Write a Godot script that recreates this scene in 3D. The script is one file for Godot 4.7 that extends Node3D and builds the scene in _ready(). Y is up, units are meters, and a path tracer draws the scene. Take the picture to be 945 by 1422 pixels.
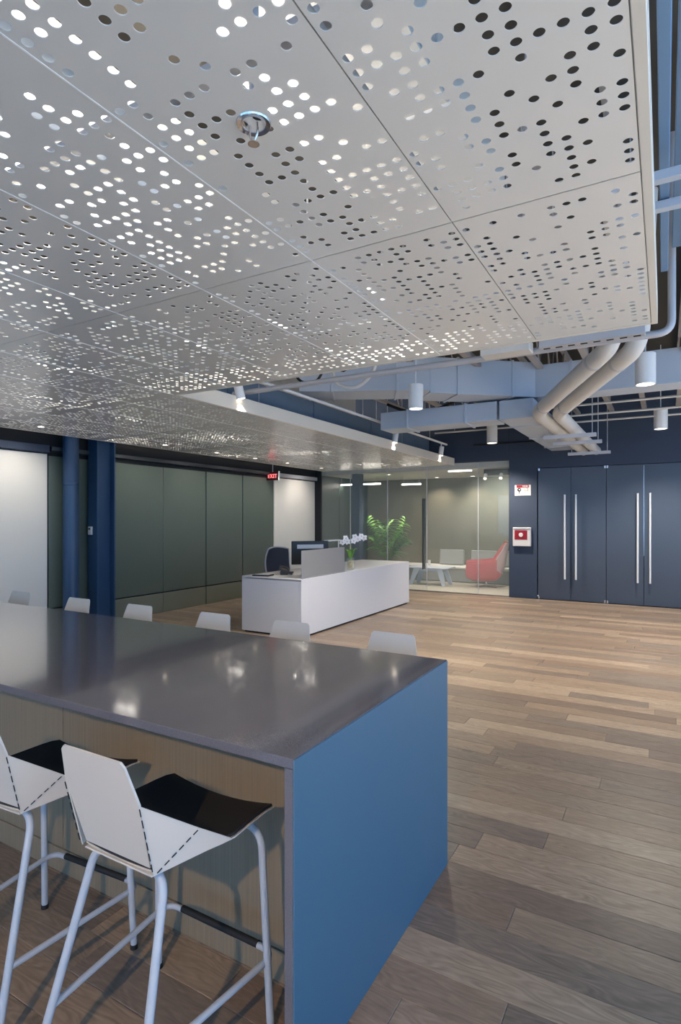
extends Node3D

const EYE := 1.52
const YAW := 29.87
const FOC := 782.6
const CANOPY := 2.6
const DECK := 4.2
const FAR := -11.1
const LEFT := -7.05

# ---------------------------------------------------------------- mesh builder
class Geo:
	var v := PackedVector3Array()
	var n := PackedVector3Array()
	var uv := PackedVector2Array()
	var t := Transform3D.IDENTITY

	func put(p: Vector3, nn: Vector3, q := Vector2.ZERO) -> void:
		v.append(t * p)
		n.append((t.basis * nn).normalized())
		uv.append(q)

	func tri(a: Vector3, b: Vector3, c: Vector3) -> void:          # counter-clockwise seen from outside
		var nn := (b - a).cross(c - a)
		if nn.length_squared() < 1e-18:
			return
		nn = nn.normalized()
		put(a, nn)
		put(c, nn)
		put(b, nn)

	func stri(a: Vector3, b: Vector3, c: Vector3, na: Vector3, nb: Vector3, nc: Vector3) -> void:
		put(a, na)
		put(c, nc)
		put(b, nb)

	func quad(a: Vector3, b: Vector3, c: Vector3, d: Vector3) -> void:
		var nn := (c - a).cross(d - b).normalized()
		for p in [a, c, b, a, d, c]:
			put(p, nn)

	func squad(a: Vector3, b: Vector3, c: Vector3, d: Vector3, na: Vector3, nb: Vector3, nc: Vector3, nd: Vector3) -> void:
		stri(a, b, c, na, nb, nc)
		stri(a, c, d, na, nc, nd)

	func box(c: Vector3, s: Vector3, ch := 0.0) -> Geo:
		var h := s * 0.5
		if ch <= 0.0:
			var k := []
			for i in 8:
				k.append(c + Vector3(h.x if i & 1 else -h.x, h.y if i & 2 else -h.y, h.z if i & 4 else -h.z))
			quad(k[4], k[5], k[7], k[6])
			quad(k[1], k[0], k[2], k[3])
			quad(k[5], k[1], k[3], k[7])
			quad(k[0], k[4], k[6], k[2])
			quad(k[6], k[7], k[3], k[2])
			quad(k[0], k[1], k[5], k[4])
			return self
		ch = minf(ch, minf(h.x, minf(h.y, h.z)) * 0.98)
		for ax in 3:
			for sg in [-1.0, 1.0]:
				var b := (ax + 1) % 3
				var e := (ax + 2) % 3
				var q := []
				for st in [[-1, -1], [1, -1], [1, 1], [-1, 1]]:
					var p := c
					p[ax] += sg * h[ax]
					p[b] += st[0] * (h[b] - ch)
					p[e] += st[1] * (h[e] - ch)
					q.append(p)
				if sg > 0:
					quad(q[0], q[1], q[2], q[3])
				else:
					quad(q[3], q[2], q[1], q[0])
		for ax in 3:                                                  # the twelve bevelled edges
			var b := (ax + 1) % 3
			var e := (ax + 2) % 3
			for sb in [-1.0, 1.0]:
				for se in [-1.0, 1.0]:
					var q := []
					for st in [[-1, 0], [1, 0], [1, 1], [-1, 1]]:
						var p := c
						p[ax] += st[0] * (h[ax] - ch)
						p[b] += sb * (h[b] - (ch if st[1] else 0.0))
						p[e] += se * (h[e] - (0.0 if st[1] else ch))
						q.append(p)
					if sb * se < 0:
						quad(q[3], q[2], q[1], q[0])
					else:
						quad(q[0], q[1], q[2], q[3])
		for i in 8:
			var sx := 1.0 if i & 1 else -1.0
			var sy := 1.0 if i & 2 else -1.0
			var sz := 1.0 if i & 4 else -1.0
			var a := c + Vector3(sx * h.x, sy * (h.y - ch), sz * (h.z - ch))
			var b2 := c + Vector3(sx * (h.x - ch), sy * h.y, sz * (h.z - ch))
			var d := c + Vector3(sx * (h.x - ch), sy * (h.y - ch), sz * h.z)
			if sx * sy * sz > 0:
				tri(a, b2, d)
			else:
				tri(d, b2, a)
		return self

	func tube(pts: Array, r, seg := 12, caps := true) -> Geo:
		var m := pts.size()
		var rings := []
		var norms := []
		var side := Vector3.ZERO
		for i in m:
			var tan := Vector3.ZERO
			if i > 0:
				tan += (pts[i] - pts[i - 1]).normalized()
			if i < m - 1:
				tan += (pts[i + 1] - pts[i]).normalized()
			tan = tan.normalized()
			if side == Vector3.ZERO:
				side = tan.cross(Vector3.UP if absf(tan.y) < 0.9 else Vector3.RIGHT).normalized()
			side = (side - tan * side.dot(tan)).normalized()
			var up := tan.cross(side)
			var rr: float = r[i] if r is Array else r
			var ring := []
			var nr := []
			for k in seg:
				var a := TAU * k / seg
				var d := side * cos(a) + up * sin(a)
				ring.append(pts[i] + d * rr)
				nr.append(d)
			rings.append(ring)
			norms.append(nr)
		for i in m - 1:
			for k in seg:
				var l := (k + 1) % seg
				squad(rings[i][k], rings[i][l], rings[i + 1][l], rings[i + 1][k], norms[i][k], norms[i][l], norms[i + 1][l], norms[i + 1][k])
		if caps:
			for k in seg:
				var l := (k + 1) % seg
				tri(pts[0], rings[0][l], rings[0][k])
				tri(pts[m - 1], rings[m - 1][k], rings[m - 1][l])
		return self

	func lathe(prof: Array, seg := 24, at := Vector3.ZERO) -> Geo:     # profile of (radius, height), from the bottom up on the outside
		for i in prof.size() - 1:
			var p: Vector2 = prof[i]
			var q: Vector2 = prof[i + 1]
			var d := (q - p).normalized()
			for k in seg:
				var a := TAU * k / seg
				var b := TAU * (k + 1) / seg
				var ca := Vector3(cos(a), 0, sin(a))
				var cb := Vector3(cos(b), 0, sin(b))
				var na := ca * d.y + Vector3.UP * -d.x
				var nb := cb * d.y + Vector3.UP * -d.x
				var A := at + ca * p.x + Vector3.UP * p.y
				var B := at + cb * p.x + Vector3.UP * p.y
				var C := at + cb * q.x + Vector3.UP * q.y
				var D := at + ca * q.x + Vector3.UP * q.y
				if p.x > 1e-6:
					stri(B, A, D, nb, na, na)
				if q.x > 1e-6:
					stri(B, D, C, nb, na, nb)
		return self

	func plate(poly: Array, th: float) -> Geo:                       # convex flat polygon given some thickness to the side of its back
		var m := poly.size()
		var nn := Vector3.ZERO
		for i in range(1, m - 1):
			nn += (poly[i] - poly[0]).cross(poly[i + 1] - poly[0])
		nn = nn.normalized()
		var back := []
		for p in poly:
			back.append(p - nn * th)
		for i in range(1, m - 1):
			tri(poly[0], poly[i], poly[i + 1])
			tri(back[0], back[i + 1], back[i])
		for i in m:
			var j := (i + 1) % m
			quad(poly[j], poly[i], back[i], back[j])
		return self

	func sheet(rows: Array, th: float) -> Geo:                       # a smooth grid surface with thickness; rows of equal length
		var R := rows.size()
		var C: int = rows[0].size()
		var nor := []
		for i in R:
			var line := []
			for j in C:
				var du: Vector3 = rows[i][mini(j + 1, C - 1)] - rows[i][maxi(j - 1, 0)]
				var dv: Vector3 = rows[mini(i + 1, R - 1)][j] - rows[maxi(i - 1, 0)][j]
				line.append(du.cross(dv).normalized())
			nor.append(line)
		for i in R - 1:
			for j in C - 1:
				var a: Vector3 = rows[i][j]
				var b: Vector3 = rows[i][j + 1]
				var c: Vector3 = rows[i + 1][j + 1]
				var d: Vector3 = rows[i + 1][j]
				var na: Vector3 = nor[i][j]
				var nb: Vector3 = nor[i][j + 1]
				var nc: Vector3 = nor[i + 1][j + 1]
				var nd: Vector3 = nor[i + 1][j]
				squad(a, b, c, d, na, nb, nc, nd)
				if th > 0:
					squad(d - nd * th, c - nc * th, b - nb * th, a - na * th, -nd, -nc, -nb, -na)
		if th > 0:
			for i in R - 1:
				for e in [0, C - 1]:
					var a: Vector3 = rows[i][e]
					var d: Vector3 = rows[i + 1][e]
					var a2: Vector3 = a - nor[i][e] * th
					var d2: Vector3 = d - nor[i + 1][e] * th
					if e == 0:
						quad(a, d, d2, a2)
					else:
						quad(d, a, a2, d2)
			for j in C - 1:
				for e in [0, R - 1]:
					var a: Vector3 = rows[e][j]
					var b: Vector3 = rows[e][j + 1]
					var a2: Vector3 = a - nor[e][j] * th
					var b2: Vector3 = b - nor[e][j + 1] * th
					if e == 0:
						quad(b, a, a2, b2)
					else:
						quad(a, b, b2, a2)
		return self

	func ball(c: Vector3, r: Vector3, seg := 14, rings := 8) -> Geo:
		for i in rings:
			for k in seg:
				var q := []
				var nn := []
				for st in [[0, 0], [0, 1], [1, 1], [1, 0]]:
					var f: float = PI * (i + st[0]) / rings
					var a: float = TAU * (k + st[1]) / seg
					var d := Vector3(sin(f) * cos(a), cos(f), sin(f) * sin(a))
					q.append(c + d * r)
					nn.append((d / r).normalized())
				squad(q[0], q[1], q[2], q[3], nn[0], nn[1], nn[2], nn[3])
		return self

	func mesh() -> ArrayMesh:
		var m := ArrayMesh.new()
		surface(m)
		return m

	func surface(m: ArrayMesh) -> void:
		var a := []
		a.resize(Mesh.ARRAY_MAX)
		a[Mesh.ARRAY_VERTEX] = v
		a[Mesh.ARRAY_NORMAL] = n
		a[Mesh.ARRAY_TEX_UV] = uv
		m.add_surface_from_arrays(Mesh.PRIMITIVE_TRIANGLES, a)


func rounded(pts: Array, r: float, steps := 5) -> Array:             # a path with its inner corners rounded
	var out := [pts[0]]
	for i in range(1, pts.size() - 1):
		var a: Vector3 = pts[i - 1]
		var b: Vector3 = pts[i]
		var c: Vector3 = pts[i + 1]
		var k := minf(r, minf(a.distance_to(b), b.distance_to(c)) * 0.48)
		var p := b + (a - b).normalized() * k
		var q := b + (c - b).normalized() * k
		for s in steps + 1:
			var f := float(s) / steps
			out.append(p.lerp(b, f).lerp(b.lerp(q, f), f))
	out.append(pts[-1])
	return out


# ---------------------------------------------------------------- naming
var taken := {}

func numbered(s: String) -> String:
	var k: int = taken.get(s, 0)
	taken[s] = k + 1
	return s if k == 0 else "%s_%03d" % [s, k]

func thing(called: String, label: String, category: String, at := Vector3.ZERO, turn := 0.0, group := "") -> Node3D:
	var o := Node3D.new()
	o.name = numbered(called)
	add_child(o, true)
	o.position = at
	o.rotation.y = turn
	tag(o, label, category, group)
	return o

func tag(o: Node, label: String, category: String, group := "") -> void:
	o.set_meta("label", label)
	o.set_meta("category", category)
	if group:
		o.set_meta("group", group)

func part(called: String, g, m: Material, parent: Node) -> MeshInstance3D:
	var o := MeshInstance3D.new()
	o.name = called
	o.mesh = g.mesh() if g is Geo else g
	o.set_surface_override_material(0, m)
	o.cast_shadow = GeometryInstance3D.SHADOW_CASTING_SETTING_ON
	parent.add_child(o, true)
	return o

func struct(called: String, g, m: Material, label: String, category: String) -> MeshInstance3D:
	var o := part(called, g, m, self)
	o.set_meta("kind", "structure")
	tag(o, label, category)
	return o

func copy(o: Node3D, at: Vector3, turn: float, label: String) -> Node3D:
	var c: Node3D = o.duplicate()
	c.name = numbered(str(o.name).rstrip("0123456789").trim_suffix("_"))
	add_child(c, true)
	c.position = at
	c.rotation.y = turn
	c.set_meta("label", label)
	return c

# ---------------------------------------------------------------- materials
var M := {}

func mat(key: String, c: Color, rough := 0.6, metal := 0.0) -> StandardMaterial3D:
	var m := StandardMaterial3D.new()
	m.resource_name = key
	m.albedo_color = c
	m.roughness = rough
	m.metallic = metal
	M[key] = m
	return m

func c8(r: int, g: int, b: int) -> Color:
	return Color8(r, g, b)

func glow(key: String, c: Color, e: float) -> StandardMaterial3D:
	var m := mat(key, Color(0.9, 0.9, 0.9), 0.5)
	m.emission_enabled = true
	m.emission = c
	m.emission_energy_multiplier = e
	return m

func grain_image(w: int, h: int, sx: float, sy: float, seed_: int, lo: float, hi: float) -> ImageTexture:
	var a := FastNoiseLite.new()
	a.seed = seed_
	a.noise_type = FastNoiseLite.TYPE_SIMPLEX_SMOOTH
	a.frequency = 1.0
	a.fractal_octaves = 4
	var b := FastNoiseLite.new()
	b.seed = seed_ + 7
	b.frequency = 1.0
	b.fractal_octaves = 2
	var img := Image.create(w, h, false, Image.FORMAT_RGB8)
	for y in h:
		for x in w:
			var s := 0.0
			for k in 2:                                              # fade over the repeat, both ways
				for l in 2:
					var wx := float(x) / w if k == 1 else 1.0 - float(x) / w
					var wy := float(y) / h if l == 1 else 1.0 - float(y) / h
					var X := (x - w * k) * sx
					var Y := (y - h * l) * sy
					var warp := b.get_noise_2d(X * 0.7, Y * 0.25) * 1.6
					s += wx * wy * (a.get_noise_2d(X, Y + warp) + 0.35 * sin((Y + warp * 2.2) * 5.0))
			var f := clampf(0.5 + 0.62 * s, 0.0, 1.0)
			var g := lerpf(lo, hi, f)
			img.set_pixel(x, y, Color(g, g * 0.985, g * 0.965))
	img.generate_mipmaps()
	return ImageTexture.create_from_image(img)

func materials() -> void:
	var wood := grain_image(512, 256, 0.012, 0.075, 11, 0.72, 1.0)
	var tones := [c8(154, 138, 123), c8(143, 128, 114), c8(166, 149, 132), c8(134, 119, 107), c8(148, 134, 120), c8(131, 119, 110), c8(157, 140, 123), c8(139, 122, 108), c8(174, 158, 140), c8(136, 125, 115)]
	for i in tones.size():
		var m := mat("plank%d" % i, tones[i], 0.36)
		m.albedo_texture = wood
		m.uv1_triplanar = true
		m.uv1_world_triplanar = true
		m.uv1_scale = Vector3(0.62, 1.0, 2.3)
		m.uv1_offset = Vector3(0.137 * i, 0, 0.271 * i)
		m.heightmap_enabled = false
	mat("subfloor", c8(52, 42, 34), 0.9)
	var veneer := grain_image(512, 256, 0.09, 0.008, 31, 0.86, 1.0)
	var pv := mat("veneer", c8(140, 131, 114), 0.45)
	pv.albedo_texture = veneer
	pv.uv1_triplanar = true
	pv.uv1_world_triplanar = true
	pv.uv1_scale = Vector3(1.6, 0.5, 1)
	pv.uv1_offset = Vector3(0.3, 0.1, 0)
	var spk := NoiseTexture2D.new()
	spk.width = 512
	spk.height = 512
	spk.seamless = true
	var fn := FastNoiseLite.new()
	fn.seed = 5
	fn.frequency = 0.11
	fn.fractal_octaves = 4
	spk.noise = fn
	var ramp := Gradient.new()
	ramp.set_color(0, Color(0.86, 0.86, 0.87))
	ramp.set_color(1, Color(1, 1, 1))
	spk.color_ramp = ramp
	var st := mat("stone", c8(108, 107, 115), 0.14)
	st.albedo_texture = spk
	st.uv1_triplanar = true
	st.uv1_scale = Vector3(3, 3, 3)
	st.metallic_specular = 0.7
	st.clearcoat_enabled = true
	st.clearcoat = 0.7
	st.clearcoat_roughness = 0.06
	mat("blue_panel", c8(60, 100, 124), 0.5)
	mat("powder_white", c8(194, 191, 184), 0.45)
	mat("powder_leg", c8(170, 178, 188), 0.4)
	mat("pad_black", c8(34, 33, 36), 0.7)
	mat("rubber", c8(22, 22, 22), 0.7)
	mat("canopy", c8(234, 232, 227), 0.18, 0.06)
	mat("joint_white", c8(248, 248, 248), 0.5)
	mat("canopy_trim", c8(224, 217, 205), 0.45)
	mat("steel", c8(190, 190, 192), 0.25, 1.0)
	mat("chrome", c8(225, 225, 228), 0.2, 1.0)
	mat("brushed", c8(224, 224, 224), 0.35, 0.35)
	mat("white_wall", c8(218, 214, 206), 0.75)
	mat("green_panel", c8(88, 98, 90), 0.32)
	mat("green_low", c8(112, 116, 104), 0.4)
	mat("navy_wall", c8(50, 63, 84), 0.7)
	mat("navy_door", c8(66, 75, 90), 0.28)
	mat("navy_steel", c8(40, 68, 100), 0.38)
	mat("dark_void", c8(30, 32, 36), 0.8)
	mat("dark_green", c8(50, 60, 56), 0.35)
	mat("deck", c8(66, 62, 56), 0.85)
	mat("duct", c8(178, 188, 202), 0.5, 0.1)
	mat("rail_blue", c8(100, 132, 166), 0.5, 0.1)
	mat("side_blue", c8(102, 122, 144), 0.55)
	mat("pipe_white", c8(206, 203, 198), 0.5)
	mat("strut", c8(186, 186, 190), 0.45, 0.2)
	mat("joist", c8(160, 154, 150), 0.6)
	mat("desk_white", c8(204, 206, 211), 0.35)
	mat("screen_grey", c8(168, 170, 172), 0.3, 0.5)
	mat("black_plastic", c8(26, 27, 30), 0.4)
	mat("mesh_fabric", c8(66, 70, 82), 0.8)
	mat("lamp_white", c8(232, 232, 232), 0.4)
	mat("carpet", c8(170, 167, 157), 0.95)
	mat("carpet_cool", c8(176, 174, 170), 0.95)
	mat("lounge_wall", c8(106, 101, 85), 0.8)
	mat("lounge_ceiling", c8(196, 192, 184), 0.8)
	mat("pink", c8(204, 84, 92), 0.8)
	mat("pink_shell", c8(196, 160, 168), 0.6)
	mat("deep_red", c8(120, 22, 30), 0.8)
	mat("sofa_grey", c8(150, 152, 152), 0.85)
	mat("sofa_white", c8(225, 225, 222), 0.6)
	mat("table_blue", c8(196, 206, 222), 0.4)
	var leaf := mat("leaf", c8(112, 164, 66), 0.45)
	leaf.backlight_enabled = true
	leaf.backlight = Color(0.2, 0.35, 0.1)
	mat("leaf_dark", c8(76, 126, 56), 0.45)
	mat("stem", c8(96, 118, 60), 0.6)
	mat("soil", c8(50, 40, 30), 0.95)
	var pet := mat("petal", c8(246, 246, 248), 0.55)
	pet.backlight_enabled = true
	pet.backlight = Color(0.3, 0.3, 0.3)
	mat("pollen", c8(190, 120, 90), 0.6)
	mat("pebble", c8(176, 158, 118), 0.7)
	mat("sign_white", c8(204, 203, 202), 0.5)
	mat("sign_red", c8(140, 18, 34), 0.4)
	mat("sign_black", c8(30, 30, 32), 0.5)
	mat("window_frame", c8(70, 74, 80), 0.4, 0.6)
	var gl := mat("glass", Color(0.9, 0.97, 0.94, 0.08), 0.03)
	gl.transparency = BaseMaterial3D.TRANSPARENCY_ALPHA
	gl.metallic_specular = 0.33
	var vg := mat("vase_glass", Color(0.85, 0.95, 0.9, 0.12), 0.05)
	vg.transparency = BaseMaterial3D.TRANSPARENCY_ALPHA
	glow("lamp_glow", Color(1.0, 0.93, 0.82), 5.0)
	glow("tube_glow", Color(1.0, 0.97, 0.92), 6.0)
	glow("exit_glow", Color(1.0, 0.16, 0.12), 0.9)
	mat("exit_dark", c8(60, 12, 14), 0.4)

# ---------------------------------------------------------------- lights
const WARM := Color(1.0, 0.94, 0.86)
const NEUTRAL := Color(1.0, 0.97, 0.93)
const DAY := Color(0.54, 0.77, 1.0)

func spot(parent: Node, at: Vector3, towards: Vector3, e: float, angle: float, col: Color, size := 0.05, blend := 0.7) -> void:
	var l := SpotLight3D.new()
	l.name = "lamp_light"
	parent.add_child(l, true)
	l.transform = Transform3D(Basis.looking_at(towards, Vector3.UP if absf(towards.normalized().y) < 0.95 else Vector3.RIGHT), at)
	l.light_energy = e
	l.light_color = col
	l.spot_angle = angle
	l.spot_angle_attenuation = blend
	l.spot_range = 20.0
	l.spot_attenuation = 2.0
	l.light_size = size
	l.shadow_enabled = true

func area(parent: Node, at: Vector3, towards: Vector3, size: Vector2, e: float, col: Color) -> void:
	var l := AreaLight3D.new()
	l.name = "panel_light"
	parent.add_child(l, true)
	l.transform = Transform3D(Basis.looking_at(towards, Vector3.UP if absf(towards.normalized().y) < 0.95 else Vector3.RIGHT), at)
	l.area_size = size
	l.light_energy = e
	l.light_color = col
	l.area_range = 25.0
	l.area_attenuation = 2.0
	l.area_normalize_energy = true
	l.shadow_enabled = true

# levels that were tuned against the photograph
const E_PENDANT := 6.5
const E_BACK_WINDOW := 4.6
const E_SIDE_WINDOW := 6.0
const E_SUN := 8.0
const E_WASH := 0.95
const E_PLENUM := 6.0
const E_LOUNGE := 0.85
const E_TRACK := 2.5
const E_SEAT := 4.6
const EXPOSURE := 1.4

func _ready() -> void:
	# camera
	var cam := Camera3D.new()
	cam.name = "camera"
	add_child(cam)
	cam.position = Vector3(0, EYE, 0)
	cam.rotation_degrees.y = YAW
	cam.near = 0.05
	cam.far = 100.0
	cam.keep_aspect = Camera3D.KEEP_HEIGHT
	cam.set_frustum(0.05 * 1422.0 / FOC, Vector2(0, 0.05 * 9.0 / FOC), 0.05, 100.0)
	cam.current = true
	# sky and exposure
	var we := WorldEnvironment.new()
	we.name = "environment"
	var env := Environment.new()
	env.background_mode = Environment.BG_SKY
	var sky := Sky.new()
	var sm := ProceduralSkyMaterial.new()
	sm.sky_top_color = Color(0.35, 0.5, 0.8)
	sm.sky_horizon_color = Color(0.72, 0.8, 0.92)
	sm.ground_bottom_color = Color(0.3, 0.31, 0.33)
	sm.ground_horizon_color = Color(0.5, 0.53, 0.58)
	sky.sky_material = sm
	env.sky = sky
	env.tonemap_mode = Environment.TONE_MAPPER_LINEAR
	env.tonemap_exposure = EXPOSURE
	env.sdfgi_enabled = true
	env.ssao_enabled = true
	env.ssil_enabled = true
	we.environment = env
	add_child(we)
	# the sun, coming in low over the street through the windows of the right wall
	var sun := DirectionalLight3D.new()
	sun.name = "sun"
	add_child(sun)
	sun.basis = Basis.looking_at(Vector3(-0.57, -0.82, 0.05), Vector3.UP)
	sun.light_color = Color(1.0, 0.97, 0.93)
	sun.light_energy = E_SUN
	sun.light_angular_distance = 0.6
	sun.shadow_enabled = true
	materials()
	shell()
	windows()
	floor_boards()
	canopy()
	lounge_shell()
	island()
	stools()
	doors()
	desk()
	lounge()
	columns()
	plenum()
	lamps()
	small_things()


# ---------------------------------------------------------------- the setting
const RIGHT := 4.2
const BACK := 4.6

func shell() -> void:
	var g := Geo.new().box(Vector3((LEFT + RIGHT) / 2, DECK + 0.1, (BACK - 14.1) / 2), Vector3(RIGHT - LEFT + 0.6, 0.2, BACK + 14.1 + 0.4))
	struct("ceiling", g, M.deck, "dark exposed structural deck above the ducts and pipes", "ceiling")
	# left wall: a dark backing that carries white and green panels
	g = Geo.new().box(Vector3(LEFT - 0.15, DECK / 2, (BACK - 14.1) / 2), Vector3(0.22, DECK, BACK + 14.1))
	var w := struct("wall_left", g, M.dark_void, "long left wall of white panels and dark green panels below a black soffit", "wall")
	var white_top := 2.37
	for z in [[3.5, 4.58], [1.5, 3.49], [-0.5, 1.49], [-2.5, -0.51], [-4.52, -2.51], [-11.08, -9.5]]:
		part("white_panel", Geo.new().box(Vector3(LEFT - 0.02, white_top / 2, (z[0] + z[1]) / 2), Vector3(0.04, white_top, absf(z[1] - z[0]) - 0.004), 0.002), M.white_wall, w)
	for z in [-4.53, -5.51, -6.49, -7.49, -8.49]:
		part("green_panel", Geo.new().box(Vector3(LEFT - 0.02, (2.35 + 0.33) / 2, z - 0.5), Vector3(0.04, 2.35 - 0.33, 0.975), 0.004), M.green_panel, w)
		part("lower_panel", Geo.new().box(Vector3(LEFT - 0.02, 0.155, z - 0.5), Vector3(0.04, 0.31, 0.975), 0.004), M.green_low, w)
	g = Geo.new().box(Vector3(LEFT + 0.02, 2.43, 0.04), Vector3(0.1, 0.1, 9.1), 0.006)
	struct("trim_1", g, M.navy_wall, "blue ledge strip along the top of the white wall panels at far left", "trim")
	g = Geo.new().box(Vector3(LEFT + 0.03, 2.44, (-4.53 - 9.5) / 2), Vector3(0.1, 0.06, 4.96), 0.006)
	struct("trim_2", g, M.window_frame, "dark metal ledge strip along the top of the green panels", "trim")
	g = Geo.new().box(Vector3(LEFT + 0.02, 2.43, -10.3), Vector3(0.1, 0.08, 1.56), 0.006)
	struct("trim_3", g, M.strut, "grey ledge strip over the white panel beside the exit sign", "trim")
	# far wall, navy, and the header over the lounge glass
	g = Geo.new()
	g.box(Vector3((-2.61 - 2.09) / 2, DECK / 2, FAR - 0.1), Vector3(0.52, DECK, 0.2))
	g.box(Vector3((-2.09 + 0.3) / 2, (2.475 + DECK) / 2, FAR - 0.1), Vector3(2.39, DECK - 2.475, 0.2))
	g.box(Vector3((-2.09 + 0.3) / 2, 1.24, FAR - 0.17), Vector3(2.39, 2.48, 0.06))
	g.box(Vector3((0.3 + RIGHT) / 2, DECK / 2, FAR - 0.1), Vector3(RIGHT - 0.3, DECK, 0.2))
	w = struct("wall_far", g, M.navy_wall, "navy far wall with two pairs of tall doors", "wall")
	part("glass_header", Geo.new().box(Vector3((LEFT - 2.61) / 2, (2.66 + DECK) / 2, FAR - 0.1), Vector3(-2.61 - LEFT, DECK - 2.66, 0.2), 0.004), M.navy_wall, w)


func windows() -> void:
	# behind and to the right of the camera: tall windows that let the daylight in
	var g := Geo.new()
	var n := 4
	g.box(Vector3((LEFT + RIGHT) / 2, 0.15, BACK + 0.1), Vector3(RIGHT - LEFT, 0.3, 0.2))
	g.box(Vector3((LEFT + RIGHT) / 2, DECK - 0.1, BACK + 0.1), Vector3(RIGHT - LEFT, 0.2, 0.2))
	var step := (RIGHT - LEFT) / n
	for i in n + 1:
		g.box(Vector3(LEFT + step * i, DECK / 2, BACK + 0.1), Vector3(0.3, DECK, 0.2))
	struct("wall_back", g, M.white_wall, "rear wall of tall windows behind the viewpoint", "wall")
	for i in n:
		window(Vector3(LEFT + step * (i + 0.5), 2.15, BACK + 0.1), step - 0.3, 3.7, 0.0, i + 1, E_BACK_WINDOW, "rear wall")
	g = Geo.new()
	var z0 := BACK
	var z1 := FAR
	var len := z0 - z1
	g.box(Vector3(RIGHT + 0.1, 0.3, (z0 + z1) / 2), Vector3(0.2, 0.6, len))
	g.box(Vector3(RIGHT + 0.1, DECK - 0.1, (z0 + z1) / 2), Vector3(0.2, 0.2, len))
	n = 5
	step = len / n
	for i in n + 1:
		g.box(Vector3(RIGHT + 0.1, DECK / 2, z0 - step * i), Vector3(0.2, DECK, 0.5))
	struct("wall_right", g, M.white_wall, "right wall of windows outside the view", "wall")
	for i in n:
		window(Vector3(RIGHT + 0.1, 2.3, z0 - step * (i + 0.5)), step - 0.5, 3.4, PI / 2, i + 5, E_SIDE_WINDOW if i < 3 else E_SIDE_WINDOW * 0.4, "right wall")

func window(at: Vector3, w: float, h: float, turn: float, num: int, e: float, where: String) -> void:
	var o := Node3D.new()
	o.name = "window_%d" % num
	add_child(o)
	o.position = at
	o.rotation.y = turn
	o.set_meta("kind", "structure")
	tag(o, "tall daylight window number %d of the %s outside the view" % [num, where], "window")
	var f := Geo.new()
	for s in [-1, 1]:
		f.box(Vector3(s * (w / 2 - 0.03), 0, 0), Vector3(0.06, h, 0.1))
		f.box(Vector3(0, s * (h / 2 - 0.03), 0), Vector3(w - 0.12, 0.06, 0.1))
	part("window_frame", f, M.window_frame, o)
	part("pane", Geo.new().box(Vector3.ZERO, Vector3(w - 0.12, h - 0.12, 0.008)), M.glass, o)
	area(o, Vector3(0, 0, -0.12), Vector3(0, 0, -1), Vector2(w - 0.14, h - 0.14), e, DAY)


func project(p: Vector3) -> Vector3:
	var a := deg_to_rad(YAW)
	var d := -p.x * sin(a) - p.z * cos(a)
	var r := p.x * cos(a) - p.z * sin(a)
	if d < 0.05:
		return Vector3(-1e5, -1e5, d)
	return Vector3(472.5 + FOC * r / d, 720.0 + FOC * (EYE - p.y) / d, d)

var plank_meshes := {}

func plank_geo(length: float, w: float, at := Vector3.ZERO, g: Geo = null) -> Geo:
	if g == null:
		g = Geo.new()
	var h := Vector2(length / 2, w / 2)
	var c := 0.0016
	var lo := -0.012
	var top := []
	var mid := []
	var bot := []
	for s in [[-1, -1], [-1, 1], [1, 1], [1, -1]]:
		top.append(at + Vector3(s[0] * (h.x - c), 0, s[1] * (h.y - c)))
		mid.append(at + Vector3(s[0] * h.x, -c, s[1] * h.y))
		bot.append(at + Vector3(s[0] * h.x, lo, s[1] * h.y))
	g.quad(top[0], top[1], top[2], top[3])
	for i in 4:
		var j := (i + 1) % 4
		g.quad(mid[i], mid[j], top[j], top[i])
		g.quad(bot[i], bot[j], mid[j], mid[i])
	return g

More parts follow.
